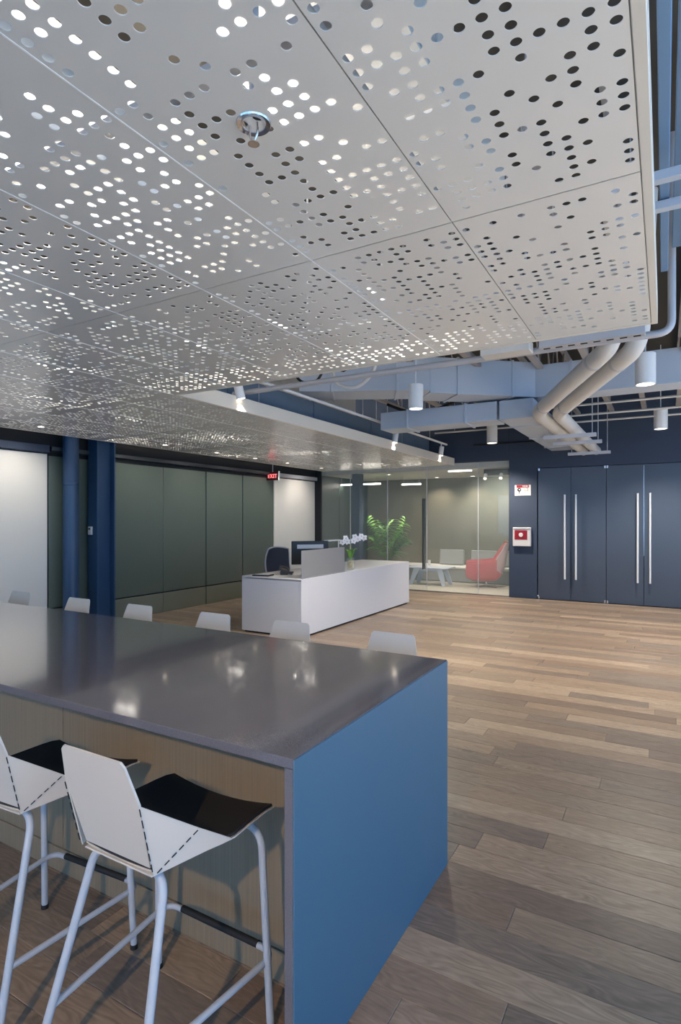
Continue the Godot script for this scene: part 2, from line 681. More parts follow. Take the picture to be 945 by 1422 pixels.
func floor_boards() -> void:
	var g := Geo.new().box(Vector3((LEFT + RIGHT) / 2, -0.112, (BACK - 14.1) / 2), Vector3(RIGHT - LEFT + 0.6, 0.2, BACK + 14.1 + 0.4))
	var fl := struct("floor", g, M.subfloor, "wide oak plank floor running across the room towards the navy doors", "floor")
	var rug := struct("floor_right", Geo.new().box(Vector3((0.9 + RIGHT) / 2, 0.004, (BACK + FAR) / 2), Vector3(RIGHT - 0.9, 0.012, BACK - FAR - 0.1), 0.003), M.carpet_cool, "pale carpet zone along the right windows outside the view", "floor")
	var rng := RandomNumberGenerator.new()
	rng.seed = 77
	var w := 0.152
	var lens := [0.6, 0.9, 1.2, 1.5, 1.8, 2.1]
	var all := []
	var rows := int((BACK - FAR) / w)
	for r in rows:
		var z := FAR + 0.03 + w * (r + 0.5)
		var x := LEFT - rng.randf_range(0.0, 1.2)
		while x < RIGHT:
			var l: float = lens[rng.randi_range(0, 5)]
			var cx := x + l / 2
			var a := project(Vector3(x, 0, z - w / 2))
			var b := project(Vector3(x + l, 0, z - w / 2))
			var c := project(Vector3(x + l, 0, z + w / 2))
			var d := project(Vector3(x, 0, z + w / 2))
			var size := 0.0
			if a.z > 0.1 and b.z > 0.1 and c.z > 0.1 and d.z > 0.1:
				var lo := Vector2(minf(minf(a.x, b.x), minf(c.x, d.x)), minf(minf(a.y, b.y), minf(c.y, d.y)))
				var hi := Vector2(maxf(maxf(a.x, b.x), maxf(c.x, d.x)), maxf(maxf(a.y, b.y), maxf(c.y, d.y)))
				if hi.x > 5 and lo.x < 940 and lo.y < 1415:
					size = absf((c.x - a.x) * (d.y - b.y) - (c.y - a.y) * (d.x - b.x)) / 2
					if z < -1.55 and z > -2.36 and x + l < -0.86:
						size = 0.0                                       # under the island
					if z < -2.36 and z > -3.2 and x + l < -1.6:
						size *= 0.1                                      # behind the island
			elif z > -1.5 and x + l > -1.6 and x < 0.3 and z < -0.4:
				size = 2000.0
			all.append([size, cx, z, l, rng.randi_range(0, 9), rng.randf_range(-0.0008, 0.0)])
			x += l
	all.sort_custom(func(p, q): return p[0] > q[0])
	var rest := []
	for i in 10:
		rest.append(Geo.new())
	var k := 0
	for p in all:
		if p[0] > 30.0 and k < 295:
			if not plank_meshes.has(p[3]):
				plank_meshes[p[3]] = plank_geo(p[3] - 0.0014, w - 0.0014).mesh()
			var o := part("plank", plank_meshes[p[3]], M["plank%d" % p[4]], fl)
			o.position = Vector3(p[1], p[5], p[2])
			k += 1
		else:
			plank_geo(p[3] - 0.0014, w - 0.0014, Vector3(p[1], p[5], p[2]), rest[p[4]])
	var am := ArrayMesh.new()
	for i in 10:
		rest[i].surface(am)
	var o := MeshInstance3D.new()
	o.name = "far_planks"
	o.mesh = am
	for i in 10:
		o.set_surface_override_material(i, M["plank%d" % i])
	o.set_meta("kind", "stuff")
	fl.add_child(o, true)


# ---------------------------------------------------------------- perforated canopy
const PW := 0.6086
const PL := 1.559
const X0 := -0.0627
const Z0 := -3.545

func perforated(seed_: int, dense: float) -> ArrayMesh:
	var g := Geo.new()
	var rng := RandomNumberGenerator.new()
	rng.seed = seed_
	var nz := FastNoiseLite.new()
	nz.seed = seed_
	nz.frequency = 0.16
	var gap := 0.005
	var w := PW - gap
	var l := PL - gap
	var nx := 12
	var nn := 31
	var cx := w / nx
	var cz := l / nn
	var th := 0.0025
	var r := 0.0136
	var seg := 16
	for i in nx:
		for j in nn:
			var c := Vector3(-w / 2 + cx * (i + 0.5), 0, -l / 2 + cz * (j + 0.5))
			var hx := cx / 2
			var hz := cz / 2
			var p := dense + 0.3 * nz.get_noise_2d(i * 1.5, j)
			var up := Vector3(0, th, 0)
			if rng.randf() > p or j == 0 or j == nn - 1:
				g.quad(c + Vector3(-hx, 0, -hz), c + Vector3(hx, 0, -hz), c + Vector3(hx, 0, hz), c + Vector3(-hx, 0, hz))
				g.quad(c + Vector3(-hx, th, hz), c + Vector3(hx, th, hz), c + Vector3(hx, th, -hz), c + Vector3(-hx, th, -hz))
				continue
			var ring := []
			var edge := []
			var dirs := []
			for k in seg:
				var a := TAU * k / seg
				var d := Vector3(cos(a), 0, sin(a))
				var s := 1.0 / maxf(absf(d.x), absf(d.z))
				ring.append(c + d * r)
				edge.append(c + Vector3(d.x * s * hx, 0, d.z * s * hz))
				dirs.append(d)
			for k in seg:
				var m := (k + 1) % seg
				g.quad(edge[k], edge[m], ring[m], ring[k])
				g.quad(ring[k] + up, ring[m] + up, edge[m] + up, edge[k] + up)
				g.squad(ring[k], ring[m], ring[m] + up, ring[k] + up, -dirs[k], -dirs[m], -dirs[m], -dirs[k])
	for s in [-1, 1]:                                                 # upturned edges
		g.box(Vector3(s * (w / 2 - 0.0012), 0.02, 0), Vector3(0.0024, 0.036, l - 0.006))
		g.box(Vector3(0, 0.02, s * (l / 2 - 0.0012)), Vector3(w - 0.006, 0.036, 0.0024))
	return g.mesh()

func canopy() -> void:
	var o := thing("ceiling_canopy", "low grey perforated metal ceiling canopy hanging over the island and along the left wall", "ceiling canopy", Vector3(0, CANOPY, 0))
	var kinds := []
	for s in 7:
		kinds.append(perforated(100 + s * 13, 0.5 if s < 3 else 0.54))
	var rng := RandomNumberGenerator.new()
	rng.seed = 4
	for row in range(-4, 5):
		for col in 11:
			if row > 0 and row <= 4 and col < 6:
				continue
			var zs := 1.0 if row <= 0 else 0.962
			var z := Z0 - PL * (row - 0.5) if row <= 0 else Z0 - PL * zs * (row - 0.5)
			if row <= 0:
				z = Z0 + PL * (0.5 - row)
			var k := rng.randi_range(0, 2) if col == 0 else rng.randi_range(3, 6)
			var p := part("perforated_panel", kinds[k], M.canopy, o)
			p.position = Vector3(X0 - PW * (col + 0.5), 0, z)
			p.scale = Vector3(1, 1, zs)
			if rng.randf() < 0.5:
				p.rotation.y = PI
	# the fifth row of the strip by the left wall
	for col in range(6, 11):
		var p := part("perforated_panel", kinds[rng.randi_range(3, 6)], M.canopy, o)
		p.position = Vector3(X0 - PW * (col + 0.5), 0, Z0 - PL * 0.962 * 4.5)
		p.scale = Vector3(1, 1, 0.962)
	for col in range(2, 11):
		var za := Z0 if col <= 6 else Z0 - PL * 0.962 * 5
		var zb := Z0 + PL * 5
		part("joint_strip", Geo.new().box(Vector3(X0 - PW * col, 0.0005, (za + zb) / 2), Vector3(0.0042, 0.004, zb - za - 0.004)), M.joint_white, o)
	var back := Z0 + PL * 5
	var left := X0 - PW * 11
	var inner := X0 - PW * 6
	var end := Z0 - PL * 0.962 * 5
	var t := 0.031
	var h := 0.14
	for e in [
		[Vector3(X0 + t / 2, h / 2 - 0.002, (Z0 - t + back) / 2), Vector3(t, h, back - Z0 + t)],
		[Vector3((X0 + inner) / 2 + t / 2, h / 2 - 0.002, Z0 - t / 2), Vector3(X0 - inner - t, h, t)],
		[Vector3(inner + t / 2, h / 2 - 0.002, (Z0 + end) / 2), Vector3(t, h, Z0 - end)],
		[Vector3(left - t / 2, h / 2 - 0.002, (back + end) / 2), Vector3(t, h, back - end)],
	]:
		part("edge_trim", Geo.new().box(e[0], e[1], 0.002), M.canopy_trim, o)
	for x in [-0.6, -1.9, -3.1, -4.5, -6.1]:
		for z in [1.0, -1.1, -2.9, -5.0, -7.2, -9.6]:
			if z < Z0 and x > inner:
				continue
			part("hanger_rod", Geo.new().tube([Vector3(x, 0.07, z), Vector3(x, DECK - CANOPY, z)], 0.006, 6), M.strut, o)
	for z in [1.0, -1.1, -2.9]:
		part("carrier_channel", Geo.new().box(Vector3((X0 + left) / 2, 0.07, z), Vector3(X0 - left - 0.02, 0.03, 0.04)), M.strut, o)
	for z in [-5.0, -7.2, -9.6]:
		part("carrier_channel", Geo.new().box(Vector3((inner + left) / 2, 0.07, z), Vector3(inner - left - 0.02, 0.03, 0.04)), M.strut, o)
	# sprinkler in the canopy
	var s := thing("sprinkler", "chrome fire sprinkler head with a round cup in the perforated canopy", "sprinkler", Vector3(-0.974, CANOPY, -1.219))
	part("escutcheon", Geo.new().lathe([Vector2(0.026, 0.002), Vector2(0.046, -0.004), Vector2(0.048, 0.0), Vector2(0.048, 0.004)], 28), M.chrome, s)
	part("cup", Geo.new().lathe([Vector2(0.0, 0.012), Vector2(0.03, 0.012), Vector2(0.032, -0.003)], 24), M.strut, s)
	part("frame_arm", Geo.new().tube(rounded([Vector3(-0.012, 0.01, 0), Vector3(-0.014, -0.03, 0), Vector3(0, -0.052, 0)], 0.01), 0.0032, 8), M.chrome, s)
	part("frame_arm", Geo.new().tube(rounded([Vector3(0.012, 0.01, 0), Vector3(0.014, -0.03, 0), Vector3(0, -0.052, 0)], 0.01), 0.0032, 8), M.chrome, s)
	part("deflector", Geo.new().lathe([Vector2(0.0, -0.056), Vector2(0.016, -0.056), Vector2(0.016, -0.053), Vector2(0.0, -0.053)], 18), M.chrome, s)
	part("stem_pipe", Geo.new().tube([Vector3(0, 0.012, 0), Vector3(0, 0.5, 0)], 0.014, 10), M.strut, s)


# ---------------------------------------------------------------- lounge behind the glass
func lounge_shell() -> void:
	var back := -13.75
	var cz := (FAR + back) / 2
	var depth := FAR - back
	var c := (LEFT - 2.6) / 2
	var w := -2.6 - LEFT
	struct("floor_lounge", Geo.new().box(Vector3(c, -0.004, cz - 0.01), Vector3(w, 0.02, depth - 0.02)), M.carpet, "pale grey carpet of the lounge behind the glass", "floor")
	struct("wall_lounge_far", Geo.new().box(Vector3(c, 1.4, back - 0.1), Vector3(w + 0.4, 2.8, 0.2)), M.lounge_wall, "olive beige rear wall of the lounge washed with light", "wall")
	struct("wall_lounge_right", Geo.new().box(Vector3(-2.5, 1.4, cz - 0.1), Vector3(0.2, 2.8, depth - 0.2)), M.lounge_wall, "right side wall of the lounge behind the navy wall", "wall")
	var wl := struct("wall_lounge_left", Geo.new().box(Vector3(LEFT - 0.015, 1.3, cz), Vector3(0.05, 2.6, depth)), M.dark_green, "dark green side wall at the left end of the lounge", "wall")
	for z in [-12.2, -13.1]:
		part("wall_joint", Geo.new().box(Vector3(LEFT + 0.012, 1.3, z), Vector3(0.006, 2.5, 0.015)), M.dark_void, wl)
	struct("ceiling_lounge", Geo.new().box(Vector3(c, 2.6, cz - 0.1), Vector3(w, 0.12, depth - 0.2)), M.lounge_ceiling, "plain pale ceiling of the lounge", "ceiling")
	# glass front
	var x := [LEFT, -6.13, -5.21, -4.28, -3.22, -2.615]
	for i in 5:
		var door: bool = i == 2
		var o := Node3D.new()
		o.name = "door_3" if door else "window_%d" % (10 + i)
		add_child(o)
		o.position = Vector3((x[i] + x[i + 1]) / 2, 0, FAR - 0.02)
		o.set_meta("kind", "structure")
		tag(o, "frameless glass lounge door with tall steel pull bar" if door else ["glass lounge pane nearest the left wall", "glass lounge pane before the navy column", "", "wide glass lounge pane before the coffee table and pink chair", "narrow glass lounge pane beside the navy wall"][i], "glass door" if door else "window")
		part("pane", Geo.new().box(Vector3(0, 1.325, 0), Vector3(x[i + 1] - x[i] - 0.008, 2.62, 0.012)), M.glass, o)
		part("floor_channel", Geo.new().box(Vector3(0, 0.008, 0), Vector3(x[i + 1] - x[i] - 0.006, 0.016, 0.03)), M.steel, o)
		if door:
			for sz in [0.05, -0.05]:
				var h := Geo.new().box(Vector3(0.375, 1.2, sz), Vector3(0.03, 1.48, 0.03), 0.004)
				var p := part("pull_bar", h, M.window_frame, o)
				for y in [0.6, 1.8]:
					part("standoff", Geo.new().tube([Vector3(0.375, y, sz * 0.72), Vector3(0.375, y, sz * 0.12)], 0.012, 10), M.steel, p)
			part("edge_rail", Geo.new().box(Vector3(0.44, 1.325, 0), Vector3(0.012, 2.6, 0.022), 0.003), M.strut, o)
	for i in [1, 2, 4]:
		var st := struct("trim_%d" % (9 + i), Geo.new().box(Vector3(x[i], 1.325, FAR - 0.02), Vector3(0.012, 2.62, 0.022)), M.strut, ["", "clear joint strip in the lounge glass nearest the left wall", "clear joint strip in the lounge glass in front of the palm", "", "clear joint strip in the lounge glass in front of the pink chair"][i], "trim")
		st.name = "trim_%d" % (9 + i)
	struct("trim_20", Geo.new().box(Vector3(-6.97, 1.32, FAR - 0.02), Vector3(0.16, 2.64, 0.06), 0.003), M.dark_void, "black frame post where the lounge glass meets the left wall", "trim")


# ---------------------------------------------------------------- island
const IZ0 := -1.2
const IZ1 := -2.385
const IX1 := -0.83
const IX0 := -5.9
const IH := 0.898

func island() -> void:
	var o := thing("kitchen_island", "long dark grey stone topped island with a blue end panel", "island", Vector3(0, 0, 0))
	var cz := (IZ0 + IZ1) / 2
	var d := IZ0 - IZ1
	var th := 0.027
	part("worktop", Geo.new().box(Vector3((IX0 + IX1) / 2, IH - th / 2, cz), Vector3(IX1 - IX0, th, d), 0.0015), M.stone, o)
	var e := part("end_panel", Geo.new().box(Vector3(IX1 - 0.0145, (IH - th) / 2 + 0.001, cz), Vector3(0.027, IH - th - 0.004, d), 0.0015), M.stone, o)
	part("blue_face", Geo.new().box(Vector3(IX1 + 0.001, IH / 2 - 0.001, cz), Vector3(0.005, IH - 0.004, d - 0.003), 0.001), M.blue_panel, e)
	part("end_panel", Geo.new().box(Vector3(IX0 + 0.0145, (IH - th) / 2 + 0.001, cz), Vector3(0.027, IH - th - 0.004, d), 0.0015), M.stone, o)
	part("carcass", Geo.new().box(Vector3((IX0 + IX1) / 2, 0.43, -1.8), Vector3(IX1 - IX0 - 0.07, 0.86, 0.54)), M.dark_void, o)
	var xs := [-0.862, -2.24, -3.62, -5.0, -5.86]
	for i in 4:
		part("front_board", Geo.new().box(Vector3((xs[i] + xs[i + 1]) / 2, 0.485, -1.516), Vector3(xs[i] - xs[i + 1] - 0.004, 0.765, 0.018), 0.0015), M.veneer, o)
	part("kick_board", Geo.new().box(Vector3((IX0 + IX1) / 2, 0.05, -1.512), Vector3(IX1 - IX0 - 0.062, 0.1, 0.02), 0.0015), M.veneer, o)
	part("back_board", Geo.new().box(Vector3((IX0 + IX1) / 2, 0.435, -2.079), Vector3(IX1 - IX0 - 0.06, 0.86, 0.016), 0.0015), M.veneer, o)


# ---------------------------------------------------------------- stools
func make_stool(label: String, at: Vector3, turn: float, group: String) -> Node3D:
	var o := thing("bar_stool", label, "bar stool", at, turn, group)
	var th := 0.003
	var TR := Vector3(0.122, 0.928, 0.245)
	var K := Vector3(0.143, 0.82, 0.216)
	var BR := Vector3(0.125, 0.637, 0.166)
	var mir := Vector3(-1, 1, 1)
	# backrest: a hexagonal sheet with a softened top
	var back := Geo.new()
	back.plate([BR * mir, BR, K, TR + Vector3(0.0, -0.012, -0.003), TR + Vector3(-0.012, 0, 0), (TR + Vector3(-0.012, 0, 0)) * mir, (TR + Vector3(0.0, -0.012, -0.003)) * mir, K * mir], 0.006)
	part("backrest", back, M.powder_white, o)
	# folded side wings
	var F := Vector3(0.226, 0.645, -0.03)
	var Mm := Vector3(0.193, 0.708, 0.062)
	var P := Vector3(0.14, 0.622, 0.168)
	for s in [1.0, -1.0]:
		var f := Vector3(s, 1, 1)
		var g := Geo.new()
		if s > 0:
			g.plate([K * f, P * f, Mm * f], th)
			g.plate([Mm * f, P * f, F * f], th)
		else:
			g.plate([Mm * f, P * f, K * f], th)
			g.plate([F * f, P * f, Mm * f], th)
		var wing := part("side_wing", g, M.powder_white, o)
		var slots := Geo.new()
		for line in [[P.lerp(K, 0.06), K], [P.lerp(Mm, 0.06), Mm]]:
			var a: Vector3 = line[0]
			var b: Vector3 = line[1]
			for k in 6:
				var p := a.lerp(b, (k + 0.1) / 6.0)
				var q := a.lerp(b, (k + 0.75) / 6.0)
				var out := Vector3(0.0021, 0.0004, 0.0016)
				slots.tube([(p + out) * f, (q + out) * f], 0.0016, 5)
		part("perforation", slots, M.rubber, wing)
	# seat sheet and black pad
	for layer in 2:
		var rows := []
		var lift := 0.0 if layer == 0 else 0.009
		var inset := 0.0 if layer == 0 else 0.006
		for i in 11:
			var v := i / 10.0
			var z := lerpf(0.158, -0.24, v)
			var hw := 0.215
			if z > -0.03:
				hw = lerpf(0.226, 0.135, (z + 0.03) / 0.188)
			else:
				hw = lerpf(0.226, 0.213, (-0.03 - z) / 0.21)
			var row := []
			for j in 9:
				var u := j / 4.0 - 1.0
				var zz := clampf(z, -0.24 + inset, 0.158)
				var y := 0.645 - 0.022 * (1 - u * u) * clampf(v * 1.6, 0.3, 1.0) - 0.018 * clampf((z + 0.02) / 0.18, 0, 1) - 0.008 * pow(clampf((-z - 0.17) / 0.07, 0, 1), 2)
				row.append(Vector3(u * (hw - inset), y + lift, zz))
			rows.append(row)
		part("seat" if layer == 0 else "seat_pad", Geo.new().sheet(rows, 0.004 if layer == 0 else 0.008), M.powder_white if layer == 0 else M.pad_black, o)
	# rear flange below the backrest
	part("rear_flange", Geo.new().box(Vector3(0, 0.617, 0.16), Vector3(0.262, 0.005, 0.012), 0.001), M.powder_white, o)
	# tubular frame
	var r := 0.0115
	for s in [-1.0, 1.0]:
		for e in [[-0.17, 0.185, Vector3(0.235, 0.0, -0.19)], [0.125, 0.105, Vector3(0.2, 0.0, 0.285)]]:
			var foot: Vector3 = e[2] * Vector3(s, 1, 1)
			var path := rounded([Vector3(s * 0.02, 0.603, e[0]), Vector3(s * (e[1] + 0.03), 0.603, e[0]), foot + Vector3(0, 0.012, 0)], 0.065, 7)
			var leg := part("leg", Geo.new().tube(path, r, 12), M.powder_leg, o)
			part("rubber_foot", Geo.new().tube([foot + Vector3(0, 0.016, 0), foot], 0.0135, 12), M.rubber, leg)
	part("under_bar", Geo.new().box(Vector3(0, 0.604, -0.03), Vector3(0.06, 0.02, 0.32), 0.003), M.powder_leg, o)
	# foot rail round three sides
	var y := 0.2
	var fr := Vector3(0.222, y, -0.185)
	var rr := Vector3(0.176, y + 0.01, 0.235)
	part("foot_rail", Geo.new().tube(rounded([rr * mir, Vector3(-0.226, y, -0.225), Vector3(0.226, y, -0.225), rr], 0.05, 6), 0.0095, 10), M.powder_leg, o)
	part("rail_sleeve", Geo.new().tube([Vector3(-0.16, y + 0.0025, -0.2255), Vector3(0.16, y + 0.0025, -0.2255)], 0.0112, 10), M.rubber, o)
	return o

func stools() -> void:
	var first := make_stool("white bar stool with black pad at the island, right one of the two nearest", Vector3(-1.25, 0, -1.16), 0.0, "bar stools on the near side of the island")
	copy(first, Vector3(-1.848, 0, -1.16), 0.07, "white bar stool with black pad, cut off by the photo's left edge")
	var labels := ["far side bar stool nearest the island's blue end, its back above the worktop",
		"far side bar stool whose white back overlaps the corner of the reception desk",
		"far side bar stool just left of the reception desk's left corner",
		"far side bar stool backed by the green panel right of the blue steel column",
		"far side bar stool with its back in front of the round blue pipe",
		"far side bar stool farthest left, its back in front of the white wall"]
	var xs := [-1.215, -1.85, -2.43, -3.11, -3.76, -4.5]
	for i in 6:
		var c := copy(first, Vector3(xs[i], 0, -2.42), PI, labels[i])
		c.set_meta("group", "bar stools on the far side of the island")


# ---------------------------------------------------------------- doors
func doors() -> void:
	var xs := [-2.078, -1.495, -0.903, -0.308, 0.288]
	for d in 2:
		var o := Node3D.new()
		o.name = "door_%d" % (d + 1)
		add_child(o)
		o.position = Vector3((xs[d * 2] + xs[d * 2 + 2]) / 2, 0, FAR - 0.03)
		o.set_meta("kind", "structure")
		tag(o, ["pair of navy glass doors beside the fire call point", "pair of navy glass doors at the right edge of the photo"][d], "double door")
		for k in 2:
			var a: float = xs[d * 2 + k] - o.position.x
			var b: float = xs[d * 2 + k + 1] - o.position.x
			var leaf := part("door_leaf", Geo.new().box(Vector3((a + b) / 2, 1.236, 0), Vector3(b - a - 0.007, 2.462, 0.02), 0.002), M.navy_door, o)
			var hx := b - 0.095 if k == 0 else a + 0.095
			var h := Geo.new().tube([Vector3(hx, 0.4, 0.075), Vector3(hx, 1.96, 0.075)], 0.0165, 14)
			for y in [0.55, 1.8]:
				h.tube([Vector3(hx, y, 0.07), Vector3(hx, y, 0.008)], 0.01, 10)
			part("pull_handle", h, M.brushed, leaf)
			var px := a + 0.02 if k == 0 else b - 0.02
			for y in [0.03, 2.445]:
				part("pivot_plate", Geo.new().box(Vector3(px, y, 0.012), Vector3(0.028, 0.05, 0.014), 0.002), M.chrome, leaf)
		part("meeting_edge", Geo.new().box(Vector3(xs[d * 2 + 1] - o.position.x, 1.66, 0.006), Vector3(0.006, 1.58, 0.008)), M.chrome if d == 1 else M.window_frame, o)
	# red and white notice and the call point beside the doors
	var s := thing("fire_notice", "small white notice with a dark red header above the call point on the navy wall", "sign", Vector3(-2.35, 2.06, FAR + 0.006))
	part("sign_plate", Geo.new().box(Vector3.ZERO, Vector3(0.3, 0.205, 0.01), 0.002), M.sign_white, s)
	part("header_band", Geo.new().box(Vector3(0.0, 0.075, 0.006), Vector3(0.23, 0.052, 0.004)), M.sign_red, s)
	lettering("header_text", "TEEM", 0.03, Vector3(0.045, 0.075, 0.0095), M.sign_white, s, 0.003)
	var ic := Geo.new()
	ic.t = Transform3D(Basis(Vector3.RIGHT, PI / 2), Vector3(-0.065, 0.01, 0.006))
	ic.lathe([Vector2(0.0, 0.003), Vector2(0.016, 0.003), Vector2(0.036, 0.003), Vector2(0.036, 0.0)], 20)
	part("pictogram", ic, M.sign_black, s)
	var ic2 := Geo.new()
	ic2.t = Transform3D(Basis(Vector3.RIGHT, PI / 2), Vector3(-0.06, 0.014, 0.009))
	ic2.lathe([Vector2(0.014, 0.0), Vector2(0.014, 0.002), Vector2(0.0, 0.002)], 14)
	part("pictogram", ic2, M.sign_white, s)
	part("pictogram", Geo.new().box(Vector3(-0.065, -0.045, 0.006), Vector3(0.012, 0.04, 0.003)), M.sign_black, s)
	var sq := Geo.new()
	for e in [[-0.03, 0.0, 0.005, 0.05], [0.03, 0.0, 0.005, 0.05], [0.0, -0.025, 0.06, 0.005], [0.012, 0.025, 0.03, 0.005]]:
		sq.box(Vector3(0.065 + e[0], 0.01 + e[1], 0.006), Vector3(e[2], e[3], 0.003))
	part("pictogram", sq, M.sign_black, s)
	var f := thing("call_point", "white wall box with a red panel and round button beside the navy doors", "alarm box", Vector3(-2.36, 1.17, FAR + 0.03))
	part("case", Geo.new().box(Vector3.ZERO, Vector3(0.335, 0.36, 0.06), 0.008), M.sign_white, f)
	part("hood", Geo.new().box(Vector3(0, 0.165, 0.035), Vector3(0.31, 0.022, 0.02), 0.003), M.sign_white, f)
	var rp := part("red_panel", Geo.new().box(Vector3(-0.012, 0.035, 0.032), Vector3(0.235, 0.175, 0.008), 0.002), M.sign_red, f)
	var bt := Geo.new()
	bt.t = Transform3D(Basis(Vector3.RIGHT, PI / 2), Vector3(-0.012, 0.038, 0.036))
	bt.lathe([Vector2(0.04, 0.0), Vector2(0.04, 0.01), Vector2(0.034, 0.014), Vector2(0.0, 0.014)], 22)
	part("button", bt, M.sign_white, rp)

func lettering(called: String, text: String, size: float, at: Vector3, m: Material, parent: Node, depth := 0.004) -> void:
	var tm := TextMesh.new()
	var f := SystemFont.new()
	f.font_names = PackedStringArray(["Droid Sans"])
	f.font_weight = 700
	tm.font = f
	tm.text = text
	tm.font_size = 32
	tm.pixel_size = size / 24.0
	tm.depth = depth
	var o := part(called, tm, m, parent)
	o.position = at


# ---------------------------------------------------------------- reception desk
func desk() -> void:
	var x0 := -4.93
	var x1 := -3.97
	var z0 := -5.92
	var z1 := -9.38
	var h := 0.735
	var o := thing("reception_desk", "long white block reception desk in the middle of the room", "desk", Vector3.ZERO)
	var cz := (z0 + z1) / 2
	part("front_panel", Geo.new().box(Vector3(x1 - 0.02, h / 2 + 0.012, cz), Vector3(0.04, h - 0.025, z0 - z1), 0.002), M.desk_white, o)
	part("end_panel", Geo.new().box(Vector3((x0 + x1) / 2 - 0.021, h / 2 + 0.012, z0 - 0.02), Vector3(x1 - x0 - 0.042, h - 0.025, 0.04), 0.002), M.desk_white, o)
	part("end_panel", Geo.new().box(Vector3((x0 + x1) / 2 - 0.021, h / 2 + 0.012, z1 + 0.02), Vector3(x1 - x0 - 0.042, h - 0.025, 0.04), 0.002), M.desk_white, o)
	part("desk_top", Geo.new().box(Vector3((x0 + x1) / 2, h + 0.0, cz), Vector3(x1 - x0, 0.03, z0 - z1), 0.002), M.desk_white, o)
	part("plinth", Geo.new().box(Vector3((x0 + x1) / 2, 0.012, cz), Vector3(x1 - x0 - 0.06, 0.024, z0 - z1 - 0.06)), M.dark_void, o)
	var top := h + 0.015
	var sc := thing("desk_screen", "grey metal privacy screen standing on the near end of the reception desk", "screen", Vector3(x1 - 0.03, top, -6.52))
	part("screen_panel", Geo.new().box(Vector3(0, 0.185, 0), Vector3(0.014, 0.35, 1.1), 0.002), M.screen_grey, sc)
	part("foot_rail", Geo.new().box(Vector3(0, 0.006, 0), Vector3(0.03, 0.012, 1.1), 0.001), M.screen_grey, sc)
	# monitors seen from the back and side
	var mo := thing("monitor", "black computer monitor behind the grey desk screen", "monitor", Vector3(-4.5, top, -6.94), -0.7)
	part("display", Geo.new().box(Vector3(0, 0.27, 0), Vector3(0.03, 0.34, 0.56), 0.006), M.black_plastic, mo)
	part("vent_panel", Geo.new().box(Vector3(0.018, 0.36, 0.0), Vector3(0.01, 0.06, 0.4), 0.003), M.strut, mo)
	part("stand_neck", Geo.new().box(Vector3(0.03, 0.13, 0), Vector3(0.03, 0.25, 0.07), 0.004), M.black_plastic, mo)
	part("stand_base", Geo.new().box(Vector3(0.02, 0.006, 0), Vector3(0.18, 0.012, 0.24), 0.004), M.black_plastic, mo)
	var lm := thing("desk_lamp", "slim white desk lamp head showing behind the grey desk screen", "lamp", Vector3(-4.32, top, -7.46))
	part("lamp_base", Geo.new().lathe([Vector2(0.0, 0.0), Vector2(0.07, 0.0), Vector2(0.07, 0.012), Vector2(0.0, 0.014)], 20), M.lamp_white, lm)
	part("pole", Geo.new().tube([Vector3(0, 0.012, 0), Vector3(0, 0.43, 0)], 0.009, 10), M.lamp_white, lm)
	part("lamp_head", Geo.new().box(Vector3(-0.05, 0.438, 0.1), Vector3(0.09, 0.02, 0.34), 0.005), M.lamp_white, lm)
	var ph := thing("desk_phone", "black desk telephone beside the grey desk screen", "telephone", Vector3(-4.5, top, -6.35), 0.5)
	var wedge := Geo.new()
	wedge.t = Transform3D(Basis(Vector3.BACK, 0.0), Vector3.ZERO)
	wedge.plate([Vector3(0.09, 0.03, 0.1), Vector3(0.09, 0.03, -0.1), Vector3(-0.09, 0.1, -0.1), Vector3(-0.09, 0.1, 0.1)], 0.028)
	part("body", wedge, M.black_plastic, ph)
	part("stand", Geo.new().box(Vector3(-0.03, 0.026, 0), Vector3(0.1, 0.052, 0.15), 0.005), M.black_plastic, ph)
	var hs := Geo.new().tube(rounded([Vector3(0.05, 0.062, 0.085), Vector3(0.0, 0.105, 0.085), Vector3(-0.08, 0.118, 0.085)], 0.04), 0.014, 10)
	part("handset", hs, M.black_plastic, ph)
	part("key_pad", Geo.new().box(Vector3(0.05, 0.047, -0.02), Vector3(0.06, 0.008, 0.1), 0.002), M.strut, ph)
	var pad := thing("paper_tray", "low black tray with white sheets on the desk's near left corner", "tray", Vector3(-4.68, top, -6.06), 0.2)
	part("tray", Geo.new().box(Vector3(0, 0.009, 0), Vector3(0.24, 0.018, 0.18), 0.003), M.black_plastic, pad)
	part("paper", Geo.new().box(Vector3(0.01, 0.022, 0), Vector3(0.18, 0.006, 0.14)), M.sign_white, pad)
	office_chair()
	orchid(Vector3(-4.13, top, -7.5))

